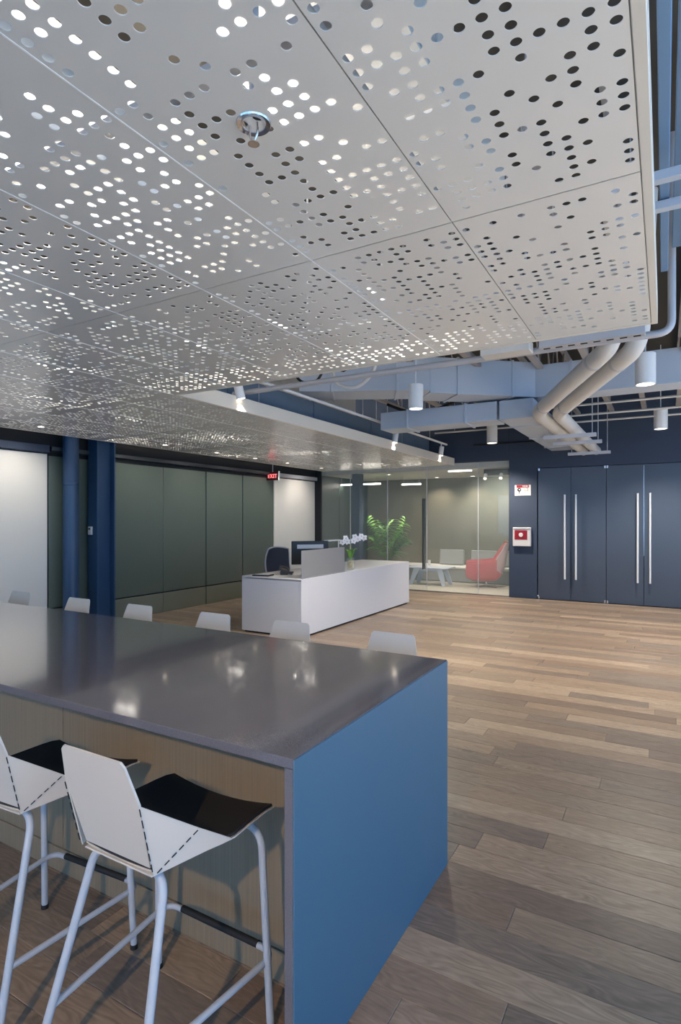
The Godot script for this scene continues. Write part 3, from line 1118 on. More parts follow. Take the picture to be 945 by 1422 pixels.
func office_chair() -> void:
	var o := thing("office_chair", "dark mesh backed office chair behind the reception desk", "office chair", Vector3(-5.24, 0, -7.35), -PI / 2 - 0.35)
	var rows := []
	for i in 9:
		var v := i / 8.0
		var row := []
		for j in 9:
			var u := j / 4.0 - 1.0
			var hw := 0.23 * (1.0 - 0.16 * pow(absf(v - 0.35) * 1.5, 3))
			row.append(Vector3(u * hw, 0.56 + 0.49 * v - 0.03 * v * u * u, 0.2 + 0.05 * v + 0.05 * sin(v * PI) - 0.06 * u * u))
		rows.append(row)
	part("back_mesh", Geo.new().sheet(rows, 0.012), M.mesh_fabric, o)
	var rim := []
	for i in 9:
		rim.append(rows[i][0])
	for j in 9:
		rim.append(rows[8][j] + Vector3(0, 0.006, 0))
	for i in 9:
		rim.append(rows[8 - i][8])
	part("back_frame", Geo.new().tube(rim, 0.013, 8), M.strut, o)
	part("seat", Geo.new().box(Vector3(0, 0.47, 0), Vector3(0.48, 0.08, 0.46), 0.03), M.mesh_fabric, o)
	part("spine", Geo.new().box(Vector3(0, 0.52, 0.25), Vector3(0.07, 0.22, 0.03), 0.006), M.black_plastic, o)
	part("gas_lift", Geo.new().tube([Vector3(0, 0.09, 0), Vector3(0, 0.44, 0)], 0.028, 14), M.black_plastic, o)
	for k in 5:
		var a := TAU * k / 5
		var d := Vector3(cos(a), 0, sin(a))
		var leg := part("base_leg", Geo.new().tube([Vector3(0, 0.11, 0), d * 0.29 + Vector3(0, 0.075, 0)], [0.024, 0.016], 8), M.black_plastic, o)
		part("castor", Geo.new().ball(d * 0.29 + Vector3(0, 0.032, 0), Vector3(0.03, 0.032, 0.03), 10, 6), M.rubber, leg)
	for s in [-1, 1]:
		part("armrest", Geo.new().tube(rounded([Vector3(s * 0.22, 0.46, 0.02), Vector3(s * 0.28, 0.48, 0.02), Vector3(s * 0.28, 0.65, 0.02), Vector3(s * 0.28, 0.66, -0.14)], 0.03), 0.016, 8), M.black_plastic, o)

func orchid(at: Vector3) -> void:
	var o := thing("orchid", "white flowering orchid in a glass jar of pale pebbles on the reception desk", "orchid", at)
	part("glass_jar", Geo.new().lathe([Vector2(0.0, 0.001), Vector2(0.052, 0.001), Vector2(0.058, 0.02), Vector2(0.06, 0.17), Vector2(0.062, 0.175)], 24), M.vase_glass, o)
	var rng := RandomNumberGenerator.new()
	rng.seed = 3
	var peb := Geo.new()
	for i in 60:
		var a := rng.randf() * TAU
		var r := 0.042 * sqrt(rng.randf())
		peb.ball(Vector3(cos(a) * r, 0.012 + rng.randf() * 0.12, sin(a) * r), Vector3(0.012, 0.01, 0.012), 7, 4)
	var pm := part("pebbles", peb, M.pebble, o)
	pm.set_meta("kind", "stuff")
	for k in 6:
		var a := k * 1.05 + 0.3
		var rows := []
		var d := Vector3(cos(a), 0, sin(a))
		var sd := Vector3(-sin(a), 0, cos(a))
		for i in 8:
			var v := i / 7.0
			var c := Vector3(0, 0.13, 0) + d * (0.1 * v) + Vector3(0, 0.17 * sin(v * 1.9) * (0.8 + 0.05 * k), 0)
			var w := 0.026 * sin(PI * clampf(v * 0.92 + 0.08, 0, 1)) + 0.001
			rows.append([c - sd * w + Vector3(0, 0.008, 0), c, c + sd * w + Vector3(0, 0.008, 0)])
		part("leaf", Geo.new().sheet(rows, 0.002), M.leaf if k % 2 else M.leaf_dark, o)
	var right := Vector3(0.867, 0, -0.498)
	var paths := [
		[Vector3(0, 0.12, 0), Vector3(-0.02, 0.3, 0.0), Vector3(-0.06, 0.46, 0.02), right * -0.1 + Vector3(0, 0.45, 0)],
		[Vector3(0, 0.12, 0), Vector3(0.01, 0.34, 0.01), right * 0.07 + Vector3(0, 0.5, 0), right * 0.18 + Vector3(0, 0.5, 0), right * 0.31 + Vector3(0, 0.44, 0)],
	]
	for p in paths:
		part("flower_stem", Geo.new().tube(rounded(p, 0.08), 0.0035, 6), M.stem, o)
	var spots := [right * -0.06 + Vector3(0, 0.47, 0.03), right * -0.11 + Vector3(0, 0.41, 0.03), right * -0.03 + Vector3(0, 0.42, 0.04), right * 0.08 + Vector3(0, 0.49, 0.03), right * 0.13 + Vector3(0, 0.46, 0.04), right * 0.17 + Vector3(0, 0.5, 0.02), right * 0.22 + Vector3(0, 0.475, 0.03), right * 0.06 + Vector3(0, 0.43, 0.03)]
	var bm := blossom().mesh()
	for i in spots.size():
		var b := part("blossom", bm, M.petal, o)
		b.transform = Transform3D(Basis.from_euler(Vector3(rng.randf_range(-0.4, 0.3), 0.5 + rng.randf_range(-0.5, 0.5), rng.randf_range(-0.6, 0.6))), spots[i])
		part("blossom_heart", Geo.new().ball(Vector3(0, 0, 0.01), Vector3(0.007, 0.009, 0.009), 8, 5), M.pollen, b)

func blossom() -> Geo:
	var g := Geo.new()
	for k in 5:
		var a := TAU * k / 5 + PI / 2
		var d := Vector3(cos(a), sin(a), 0)
		var s := Vector3(-sin(a), cos(a), 0)
		var big := 1.0 if k % 5 in [1, 4] else 0.72
		var rows := []
		for i in 6:
			var v := i / 5.0
			var w := 0.026 * big * sin(PI * (0.12 + 0.85 * v))
			var c := d * (0.004 + 0.046 * v) + Vector3(0, 0, 0.008 * sin(v * 2.4) - 0.006 * v)
			rows.append([c - s * w - Vector3(0, 0, 0.004), c, c + s * w - Vector3(0, 0, 0.004)])
		g.sheet(rows, 0.0015)
	return g


# ---------------------------------------------------------------- lounge furniture
func lounge() -> void:
	# coffee table
	var o := thing("coffee_table", "pale blue splay legged coffee table in the lounge", "coffee table", Vector3(-4.66, 0, -12.28), 0.0)
	part("table_top", Geo.new().box(Vector3(0, 0.4, 0), Vector3(0.98, 0.025, 0.56), 0.008), M.table_blue, o)
	part("apron", Geo.new().box(Vector3(0, 0.35, 0), Vector3(0.7, 0.075, 0.36), 0.01), M.table_blue, o)
	for sx in [-1, 1]:
		for sz in [-1, 1]:
			var g := Geo.new()
			var a := Vector3(sx * 0.27, 0.39, sz * 0.17)
			var b := Vector3(sx * 0.4, 0.0, sz * 0.24)
			var wx := Vector3(0.05, 0, 0)
			var wz := Vector3(0, 0, 0.02)
			var q := []
			for e in [[a, 1.4], [b, 0.75]]:
				var c: Vector3 = e[0]
				var k: float = e[1]
				q.append([c - wx * k - wz, c + wx * k - wz, c + wx * k + wz, c - wx * k + wz])
			for i in 4:
				var j := (i + 1) % 4
				g.quad(q[1][j], q[1][i], q[0][i], q[0][j])
			g.quad(q[1][0], q[1][1], q[1][2], q[1][3])
			part("leg", g, M.table_blue, o)
	# built-in bench along the back wall, with cushions that lean on it
	var b := thing("bench", "long low bench with a white top along the lounge rear wall", "bench", Vector3(-4.55, 0, -13.33))
	part("base", Geo.new().box(Vector3(0, 0.17, 0.02), Vector3(3.5, 0.3, 0.66), 0.006), M.sofa_grey, b)
	part("kick_board", Geo.new().box(Vector3(0, 0.025, 0), Vector3(3.4, 0.05, 0.6)), M.dark_void, b)
	part("bench_top", Geo.new().box(Vector3(0, 0.345, 0), Vector3(3.54, 0.05, 0.76), 0.01), M.sofa_white, b)
	var labels := ["grey square back cushion on the lounge bench behind the coffee table", "grey square back cushion on the lounge bench next to the pink chair", "grey square back cushion on the lounge bench hidden partly by the pink chair"]
	var xs := [-4.55, -3.75, -3.05]
	for i in 3:
		var c := thing("back_cushion", labels[i], "cushion", Vector3(xs[i], 0.375, -13.5), 0.0, "back cushions on the lounge bench")
		var g := Geo.new()
		g.t = Transform3D(Basis(Vector3.RIGHT, -0.16), Vector3(0, 0.19, 0.05))
		g.box(Vector3.ZERO, Vector3(0.62, 0.37, 0.09), 0.02)
		part("cover", g, M.sofa_grey, c)
		var pg := Geo.new()
		pg.t = g.t
		pg.tube([Vector3(-0.3, 0.178, 0.042), Vector3(0.3, 0.178, 0.042)], 0.006, 6)
		part("piping", pg, M.sofa_white, c)
	# two small cups on the bench top end
	for i in 2:
		var c := thing("tumbler", ["small pale tumbler on the lounge bench, left of the pair by the desk edge", "small pale tumbler on the lounge bench, right of the pair by the desk edge"][i], "cup", Vector3(-5.13 + 0.13 * i, 0.37, -13.08))
		part("cup_body", Geo.new().lathe([Vector2(0.0, 0.001), Vector2(0.03, 0.001), Vector2(0.036, 0.13), Vector2(0.032, 0.13), Vector2(0.027, 0.012), Vector2(0.0, 0.012)], 16), M.sofa_white, c)
	egg_chair()
	palm(Vector3(-5.72, 0, -12.2))
	var s := thing("wall_socket", "small white socket plate low on the lounge wall behind the pink chair", "socket", Vector3(-2.6, 0.42, -12.9))
	part("plate", Geo.new().box(Vector3(-0.008, 0, 0), Vector3(0.014, 0.12, 0.09), 0.002), M.sign_white, s)
	part("outlet", Geo.new().box(Vector3(-0.015, 0, 0), Vector3(0.004, 0.07, 0.036), 0.001), M.strut, s)
	# navy column behind the glass
	var col := thing("steel_column", "navy square column standing behind the lounge glass", "column", Vector3(-6.12, 0, -11.45))
	part("shaft", Geo.new().box(Vector3(0, 1.27, 0), Vector3(0.2, 2.54, 0.2), 0.006), M.navy_wall, col)
	part("base_plate", Geo.new().box(Vector3(0, 0.012, 0), Vector3(0.28, 0.012, 0.28), 0.002), M.navy_wall, col)

func egg_chair() -> void:
	var o := thing("lounge_chair", "pink high backed swivel lounge chair in the lounge", "armchair", Vector3(-3.42, 0, -12.45), -1.27)
	# spine of the shell from front lip to top, chair faces +z locally
	var spine := [[0.43, 0.3, 0.34, 0.22], [0.41, 0.22, 0.35, 0.32], [0.29, 0.17, 0.36, 0.385], [0.0, 0.16, 0.37, 0.41], [-0.2, 0.18, 0.365, 0.42], [-0.32, 0.3, 0.35, 0.34], [-0.38, 0.52, 0.31, 0.24], [-0.42, 0.74, 0.26, 0.15], [-0.45, 0.92, 0.2, 0.08], [-0.46, 0.98, 0.17, 0.05]]
	var grid := [[], []]
	for i in spine.size():
		var e: Array = spine[i]
		var f: Array = spine[maxi(i - 1, 0)]
		var h: Array = spine[mini(i + 1, spine.size() - 1)]
		var tan := Vector2(h[0] - f[0], h[1] - f[1]).normalized()
		var nor := Vector3(0, -tan.x, tan.y)
		if i < 5:
			nor = Vector3.UP
		elif i == 5:
			nor = Vector3(0, 0.62, 0.78)
		for layer in 2:
			var row := []
			for j in 15:
				var u := j / 7.0 - 1.0
				var c: Vector3 = Vector3(u * e[2], e[1], e[0]) + nor * (e[3] * pow(absf(u), 4.5))
				if layer == 1:
					c += nor * 0.03 - Vector3(signf(u) * 0.03 * pow(absf(u), 4), 0, 0)
				row.append(c)
			grid[layer].append(row)
	part("seat_shell", Geo.new().sheet(grid[0].slice(0, 6), 0.024), M.pink, o)
	part("back_shell", Geo.new().sheet(grid[0].slice(5), 0.024), M.pink_shell, o)
	part("upholstery", Geo.new().sheet(grid[1], 0.02), M.pink, o)
	part("seat_cushion", Geo.new().box(Vector3(0, 0.345, 0.06), Vector3(0.54, 0.22, 0.62), 0.06), M.pink, o)
	var hr := Geo.new()
	hr.t = Transform3D(Basis(Vector3.RIGHT, -0.18), Vector3(0, 0.955, -0.41))
	hr.box(Vector3.ZERO, Vector3(0.3, 0.17, 0.1), 0.03)
	part("headrest", hr, M.deep_red, o)
	part("pedestal", Geo.new().tube([Vector3(0, 0.01, 0), Vector3(0, 0.21, 0)], 0.022, 14), M.chrome, o)
	for k in 4:
		var a := PI / 4 + PI / 2 * k
		part("base_arm", Geo.new().tube([Vector3(0, 0.03, 0), Vector3(cos(a) * 0.3, 0.012, sin(a) * 0.3)], [0.014, 0.01], 8), M.chrome, o)

func palm(at: Vector3) -> void:
	var o := thing("potted_palm", "tall leafy green palm in a pot behind the lounge glass", "potted plant", at)
	part("pot", Geo.new().lathe([Vector2(0.0, 0.0), Vector2(0.16, 0.0), Vector2(0.2, 0.38), Vector2(0.18, 0.38), Vector2(0.17, 0.34)], 24), M.sofa_white, o)
	part("soil", Geo.new().lathe([Vector2(0.175, 0.34), Vector2(0.0, 0.345)], 20), M.soil, o)
	var rng := RandomNumberGenerator.new()
	rng.seed = 21
	for k in 24:
		var a := k * 2.4 + rng.randf_range(-0.2, 0.2)
		var d := Vector3(cos(a), 0, sin(a))
		var s := Vector3(-sin(a), 0, cos(a))
		var high := rng.randf_range(0.8, 1.72)
		var reach := rng.randf_range(0.25, 0.5)
		var spine := []
		var radii := []
		for i in 9:
			var v := i / 8.0
			spine.append(Vector3(0, 0.34, 0) + d * (reach * pow(v, 1.7) + 0.03) + Vector3(0, (high - 0.34 + 0.12) * v - 0.3 * reach * pow(v, 4) * 2.0, 0))
			radii.append(lerpf(0.008, 0.002, v))
		var st := part("stem", Geo.new().tube(spine, radii, 6), M.stem, o)
		var g := Geo.new()
		for i in 7:
			var v := 0.5 + 0.5 * (i + 0.5) / 7.0
			var c: Vector3 = spine[int(v * 8)].lerp(spine[mini(int(v * 8) + 1, 8)], v * 8 - int(v * 8))
			for sd in [-1.0, 1.0]:
				var ln := 0.25 * sin(PI * (0.15 + 0.75 * (v - 0.5) * 2)) + 0.06
				var dir: Vector3 = (s * sd * 0.8 + d * 0.55 + Vector3(0, 0.15, 0)).normalized()
				var side: Vector3 = dir.cross(Vector3.UP).normalized()
				var rows := []
				for q in 5:
					var f := q / 4.0
					var w := 0.03 * sin(PI * (0.1 + 0.88 * f))
					var p: Vector3 = c + dir * ln * f - Vector3(0, 0.1 * f * f, 0)
					rows.append([p - side * w, p + Vector3(0, 0.005, 0), p + side * w])
				g.sheet(rows, 0.0)
		part("frond", g, M.leaf if k % 3 else M.leaf_dark, st)


# ---------------------------------------------------------------- columns at the left wall
func columns() -> void:
	var o := thing("round_pipe", "round navy steel pipe column left of the blue I-beam", "column", Vector3(-6.905, 0, -4.76))
	part("shaft", Geo.new().tube([Vector3(0, 0.01, 0), Vector3(0, DECK, 0)], 0.1, 28), M.navy_steel, o)
	part("collar", Geo.new().lathe([Vector2(0.1, 1.96), Vector2(0.106, 1.965), Vector2(0.106, 2.0), Vector2(0.1, 2.005)], 28), M.navy_steel, o)
	part("base_plate", Geo.new().lathe([Vector2(0.12, 0.0), Vector2(0.12, 0.015), Vector2(0.1, 0.015)], 28), M.navy_steel, o)
	o = thing("i_beam_column", "blue painted steel I-beam column in front of the green panels", "column", Vector3(-6.905, 0, -5.24))
	for s in [-1, 1]:
		part("flange", Geo.new().box(Vector3(0, DECK / 2, s * 0.14), Vector3(0.2, DECK - 0.002, 0.022), 0.002), M.navy_steel, o)
	part("web", Geo.new().box(Vector3(0, DECK / 2, 0), Vector3(0.016, DECK - 0.01, 0.258)), M.navy_steel, o)
	part("base_plate", Geo.new().box(Vector3(0, 0.012, 0), Vector3(0.24, 0.02, 0.4), 0.002), M.navy_steel, o)
	o = thing("thermostat", "small white wall control on the blue I-beam column", "thermostat", Vector3(-6.93, 1.35, -5.088))
	part("case", Geo.new().box(Vector3(0, 0, 0.015), Vector3(0.075, 0.115, 0.028), 0.005), M.sign_white, o)
	part("display", Geo.new().box(Vector3(0, 0.025, 0.031), Vector3(0.04, 0.022, 0.003)), M.sign_black, o)


# ---------------------------------------------------------------- pipes and ducts above
func duct_section(o: Node3D, a: Vector3, b: Vector3, w: float, h: float, seams: int, m: Material) -> void:
	var d := b - a
	var l := d.length()
	var xf := Transform3D(Basis(Vector3.UP, atan2(-d.z, d.x)), (a + b) / 2)
	var g := Geo.new()
	g.t = xf
	part("duct_body", g.box(Vector3(0, h / 2, 0), Vector3(l, h, w), 0.004), m, o)
	for i in seams:
		var f := Geo.new()
		f.t = xf
		part("seam_flange", f.box(Vector3(-l / 2 + l * (i + 0.5) / seams, h / 2, 0), Vector3(0.03, h + 0.024, w + 0.024), 0.003), m, o)

func duct_run(called: String, label: String, a: Vector3, b: Vector3, w: float, h: float, seams := 3, m: Material = null, rods := true) -> Node3D:
	# a and b lie on the bottom centre line
	var mid := (a + b) / 2
	var d := b - a
	var o := thing(called, label, "duct", mid, atan2(-d.z, d.x))
	var l := d.length()
	part("duct_body", Geo.new().box(Vector3(0, h / 2, 0), Vector3(l, h, w), 0.004), m if m else M.duct, o)
	for i in seams:
		var x := -l / 2 + l * (i + 0.5) / seams
		part("seam_flange", Geo.new().box(Vector3(x, h / 2, 0), Vector3(0.03, h + 0.03, w + 0.03), 0.003), m if m else M.duct, o)
	for i in (2 if rods else 0):
		var x := l * (0.3 if i else -0.3)
		for s in [-1, 1]:
			part("hanger_rod", Geo.new().tube([Vector3(x, 0, s * (w / 2 + 0.012)), Vector3(x, DECK - mid.y, s * (w / 2 + 0.012))], 0.005, 6), M.strut, o)
	return o

func pipe_run(called: String, label: String, category: String, pts: Array, r: float, m: Material, bend := 0.1, group := "", seg := 14) -> Node3D:
	var o := thing(called, label, category, Vector3.ZERO, 0.0, group)
	part("pipe_body", Geo.new().tube(rounded(pts, bend, 6), r, seg), m, o)
	return o

func plenum() -> void:
	# wide supply ducts
	var sup := thing("supply_duct", "big grey blue air duct crossing above the pendants with an angled middle section", "duct")
	duct_section(sup, Vector3(-1.62, 3.05, -7.58), Vector3(3.4, 3.05, -7.58), 0.38, 0.4, 4, M.duct)
	duct_section(sup, Vector3(-2.62, 3.05, -6.66), Vector3(-1.52, 3.05, -7.6), 0.46, 0.44, 2, M.duct)
	duct_section(sup, Vector3(-3.95, 3.06, -5.9), Vector3(-2.55, 3.06, -6.62), 0.5, 0.42, 2, M.duct)
	for p in [Vector3(0.6, 3.4, -7.78), Vector3(2.6, 3.4, -7.78), Vector3(-3.4, 3.4, -6.5)]:
		part("hanger_rod", Geo.new().tube([p, Vector3(p.x, DECK, p.z)], 0.006, 6), M.strut, sup)
	duct_run("return_duct", "broad flat duct running down the ceiling to the navy wall beside the pipes", Vector3(-1.62, 2.78, -7.25), Vector3(-1.62, 2.78, -11.08), 0.42, 0.24, 3, null, false)
	duct_run("return_duct", "short boxy blue grey duct hanging behind the front pendant lamp", Vector3(-3.5, 2.78, -7.45), Vector3(-1.86, 2.78, -7.45), 0.42, 0.24, 2, null, false)
	duct_run("side_duct", "long blue duct lying above the canopy edge beside the left light track", Vector3(-4.42, 2.76, -3.9), Vector3(-4.42, 2.76, -10.9), 0.5, 0.36, 4, M.side_blue)
	# white ducts right above the canopy: what shows through the holes
	duct_run("upper_duct", "pale duct above the canopy seen through its holes at right", Vector3(-1.15, 3.3, 2.5), Vector3(-1.15, 3.3, -3.3), 0.7, 0.35, 3, M.pipe_white)
	duct_run("upper_duct", "pale duct above the canopy seen through its holes in the middle", Vector3(-2.7, 3.35, 2.5), Vector3(-2.7, 3.35, -3.3), 0.8, 0.35, 3, M.pipe_white)
	duct_run("upper_duct", "pale duct above the canopy seen through its holes at left", Vector3(-5.3, 3.35, 2.5), Vector3(-5.3, 3.35, -9.0), 0.9, 0.35, 4, M.pipe_white)
	# the two insulated pipes with their elbows
	var lab := ["fat white insulated pipe bending down from the canopy, left of the pair", "fat white insulated pipe bending down from the canopy, right of the pair"]
	var pts := [
		[Vector3(-0.3, DECK - 0.06, -4.98), Vector3(-0.36, 2.93, -5.05), Vector3(-1.29, 2.76, -6.87), Vector3(-1.27, 2.74, -11.06)],
		[Vector3(-0.12, DECK - 0.06, -5.13), Vector3(-0.18, 2.93, -5.2), Vector3(-1.09, 2.76, -7.02), Vector3(-1.06, 2.74, -11.06)],
	]
	for i in 2:
		var o := pipe_run("insulated_pipe", lab[i], "pipe", pts[i], 0.078, M.pipe_white, 0.2, "pair of fat insulated pipes", 20)
		for k in 2:
			var a: Vector3 = pts[i][1].lerp(pts[i][2], 0.18 + 0.68 * k)
			var b: Vector3 = pts[i][1].lerp(pts[i][2], 0.2 + 0.68 * k)
			part("pipe_band", Geo.new().tube([a, b], 0.081, 20), M.strut, o)
	var k := 0
	for z in [-8.05, -8.8, -10.3]:
		var o := thing("pipe_strut", ["steel support channel under the pipes, nearest the elbows", "steel support channel under the pipes, middle one", "steel support channel under the pipes, closest to the navy wall"][k], "bracket", Vector3(-1.2, 2.62, z), 0.0, "support channels under the pipes")
		part("channel", Geo.new().box(Vector3(0.1, 0, 0), Vector3(0.66, 0.05, 0.05), 0.003), M.strut, o)
		for x in [-0.17, 0.38]:
			part("hanger_rod", Geo.new().tube([Vector3(x, 0, 0), Vector3(x, DECK - 2.62, 0)], 0.006, 6), M.strut, o)
		k += 1
	# sprinkler main in front of the canopy edge, and its riser
	pipe_run("sprinkler_main", "blue grey sprinkler pipe along the canopy edge turning up at right", "pipe", [Vector3(-3.9, 2.82, -4.55), Vector3(0.045, 2.82, -4.55), Vector3(0.045, DECK, -4.55)], 0.026, M.strut, 0.09)
	var tray := thing("cable_tray", "perforated grey channel above the sprinkler pipe behind the canopy edge", "cable tray", Vector3(-0.45, 2.785, -4.3))
	part("channel", Geo.new().box(Vector3.ZERO, Vector3(0.68, 0.06, 0.08), 0.003), M.strut, tray)
	for i in 8:
		part("slot", Geo.new().box(Vector3(-0.29 + i * 0.083, -0.031, 0), Vector3(0.045, 0.004, 0.02)), M.dark_void, tray)
	for x in [-0.25, 0.25]:
		part("hanger_rod", Geo.new().tube([Vector3(x, 0.03, 0), Vector3(x, DECK - 2.785, 0)], 0.006, 6), M.strut, tray)
	var jb := thing("junction_box", "pale sheet metal box under the canopy edge left of the perforated channel", "box", Vector3(-1.03, 2.79, -4.3))
	part("box_body", Geo.new().box(Vector3.ZERO, Vector3(0.36, 0.08, 0.14), 0.004), M.pipe_white, jb)
	part("hanger_rod", Geo.new().tube([Vector3(0, 0.05, 0), Vector3(0, DECK - 2.79, 0)], 0.006, 6), M.strut, jb)
	# blue lit rails at the right edge of the photo
	var rails := [[0.0, 3.25, 0.045, "leftmost"], [0.075, 3.4, 0.06, "middle"], [0.155, 3.35, 0.06, "right"], [0.27, 3.6, 0.1, "outermost"]]
	for e in rails:
		var o := thing("cable_rail", "%s blue lit overhead rail beside the canopy at the right edge of the photo" % e[3], "rail", Vector3(e[0], e[1], -0.75), 0.0, "overhead rails at the right edge")
		part("rail_body", Geo.new().box(Vector3.ZERO, Vector3(e[2], 0.08, 7.4), 0.004), M.rail_blue, o)
		for z in [-3.0, -0.5, 2.0]:
			part("hanger_rod", Geo.new().tube([Vector3(0, 0.03, z), Vector3(0, DECK - e[1], z)], 0.006, 6), M.strut, o)
	for e in [[-3.0, 3.12, "nearer"], [-3.45, 3.2, "farther"]]:
		var o := thing("cross_rail", "%s short cross channel under the overhead rails at the right edge" % e[2], "rail", Vector3(0.6, e[1] - 0.02, e[0]))
		part("rail_body", Geo.new().box(Vector3.ZERO, Vector3(1.7, 0.045, 0.05), 0.003), M.duct, o)
		for x in [-0.22, 0.6]:
			part("hanger_rod", Geo.new().tube([Vector3(x, 0.02, 0), Vector3(x, DECK - e[1] + 0.02, 0)], 0.006, 6), M.strut, o)
	# roof joists and conduits
	var jl := ["over the left light track", "over the front pendant lamp", "left of the angled duct", "over the round pipes", "right of the round pipes", "left of the right pendant", "over the right pendants", "at the right edge"]
	var jx := [-3.95, -3.3, -2.65, -2.0, -1.35, -0.8, -0.3, 0.2]
	for i in jx.size():
		var o := thing("roof_joist", "pale steel roof joist under the dark deck, %s" % jl[i], "joist", Vector3(jx[i], 3.42, -7.3), 0.0, "steel roof joists")
		part("bottom_chord", Geo.new().box(Vector3(0, 0, 0), Vector3(0.075, 0.045, 7.4), 0.003), M.joist, o)
		part("top_chord", Geo.new().box(Vector3(0, 0.68, 0), Vector3(0.075, 0.05, 7.4), 0.003), M.joist, o)
		var zig := []
		for q in 19:
			zig.append(Vector3(0, 0.03 if q % 2 else 0.65, -3.6 + q * 0.4))
		part("lattice_web", Geo.new().tube(zig, 0.012, 6), M.joist, o)
		part("hanger_rod", Geo.new().tube([Vector3(0, 0.68, 0), Vector3(0, DECK - 3.42, 0)], 0.012, 6), M.joist, o)
	var cl := ["nearest", "second nearest", "third nearest", "farthest"]
	var cz := [-8.25, -8.95, -9.65, -10.5]
	for i in 4:
		var o := thing("conduit", "thin pale conduit crossing above the pendants, %s of four" % cl[i], "conduit", Vector3(-1.7, 3.16 + 0.03 * (i % 2), cz[i]), 0.0, "thin ceiling conduits")
		part("pipe_body", Geo.new().tube([Vector3(-2.2, 0, 0), Vector3(3.6, 0, 0)], 0.017, 8), M.pipe_white, o)
		for x in [-1.8, 0.3, 2.6]:
			part("hanger_rod", Geo.new().tube([Vector3(x, 0, 0), Vector3(x, DECK - 3.16, 0)], 0.005, 6), M.strut, o)
	# looped cables
	pipe_run("cable", "pale flexible cable sagging across the dark ceiling above the far pendant", "cable", [Vector3(-3.6, 3.02, -8.1), Vector3(-3.0, 2.98, -8.5), Vector3(-2.4, 3.08, -8.55), Vector3(-1.9, 3.1, -8.6), Vector3(-1.9, 3.3, -8.65)], 0.014, M.pipe_white, 0.3)
	pipe_run("cable", "dark looped cable hanging behind the canopy edge at left", "cable", [Vector3(-3.6, 3.4, -5.0), Vector3(-3.45, 3.0, -5.1), Vector3(-3.25, 2.98, -5.15), Vector3(-3.1, 3.3, -5.2), Vector3(-2.95, 3.02, -5.2), Vector3(-2.8, 3.4, -5.25)], 0.014, M.rubber, 0.2)
	pipe_run("cable", "pale flexible hose looping up behind the canopy front edge", "cable", [Vector3(-3.2, 3.5, -5.3), Vector3(-3.15, 3.0, -5.35), Vector3(-2.9, 2.92, -5.4), Vector3(-2.7, 3.1, -5.45), Vector3(-2.65, 3.55, -5.45)], 0.02, M.pipe_white, 0.25)
	pipe_run("cable", "dark cable bundle drooping between the joists near the far pendant", "cable", [Vector3(-3.75, 3.3, -8.0), Vector3(-3.4, 3.14, -7.95), Vector3(-2.95, 3.1, -7.9), Vector3(-2.4, 3.3, -7.9)], 0.022, M.rubber, 0.3)
	# wall bracket rod in the dark corner above the lounge header
	pipe_run("wall_conduit", "thin dark conduit on the navy header above the lounge glass", "conduit", [Vector3(-3.3, 2.98, FAR + 0.03), Vector3(-1.9, 2.98, FAR + 0.03)], 0.014, M.rubber, 0.05)


# ---------------------------------------------------------------- lamps
func make_pendant(label: String, at: Vector3, e: float, angle := 62.0, k := 1.0) -> Node3D:
	var o := thing("pendant_lamp", label, "pendant lamp", at, 0.0, "white cylinder pendant lamps")
	var prof := [Vector2(0.083, 0.012), Vector2(0.083, 0.0), Vector2(0.095, 0.0), Vector2(0.096, 0.004), Vector2(0.096, 0.31), Vector2(0.092, 0.316), Vector2(0.0, 0.318)]
	part("shade", Geo.new().lathe(prof.map(func(q): return q * k), 32), M.lamp_white, o)
	part("lens", Geo.new().lathe([Vector2(0.083 * k, 0.01), Vector2(0.0, 0.008)], 24), M.lamp_glow, o)
	part("stem_rod", Geo.new().tube([Vector3(0, 0.31 * k, 0), Vector3(0, DECK - at.y, 0)], 0.007, 8), M.lamp_white, o)
	spot(o, Vector3(0, -0.012, 0), Vector3(0, -1, 0), e, angle, WARM, 0.07)
	return o

func make_track_head(label: String, at: Vector3, aim: Vector3, e: float) -> void:
	var o := thing("track_spot", label, "spotlight", at, 0.0, "track spotlights along the canopy opening")
	var g := Geo.new()
	var d := aim.normalized()
	g.tube([d * 0.09, d * -0.08], 0.045, 20)
	part("head", g, M.lamp_white, o)
	part("lens", Geo.new().tube([d * 0.094, d * 0.088], 0.038, 18), M.lamp_glow, o)
	part("bracket", Geo.new().tube([Vector3.ZERO, Vector3(0, 0.134, 0)], 0.012, 8), M.lamp_white, o)
	spot(o, d * 0.108, d, e, 40.0, NEUTRAL, 0.04)

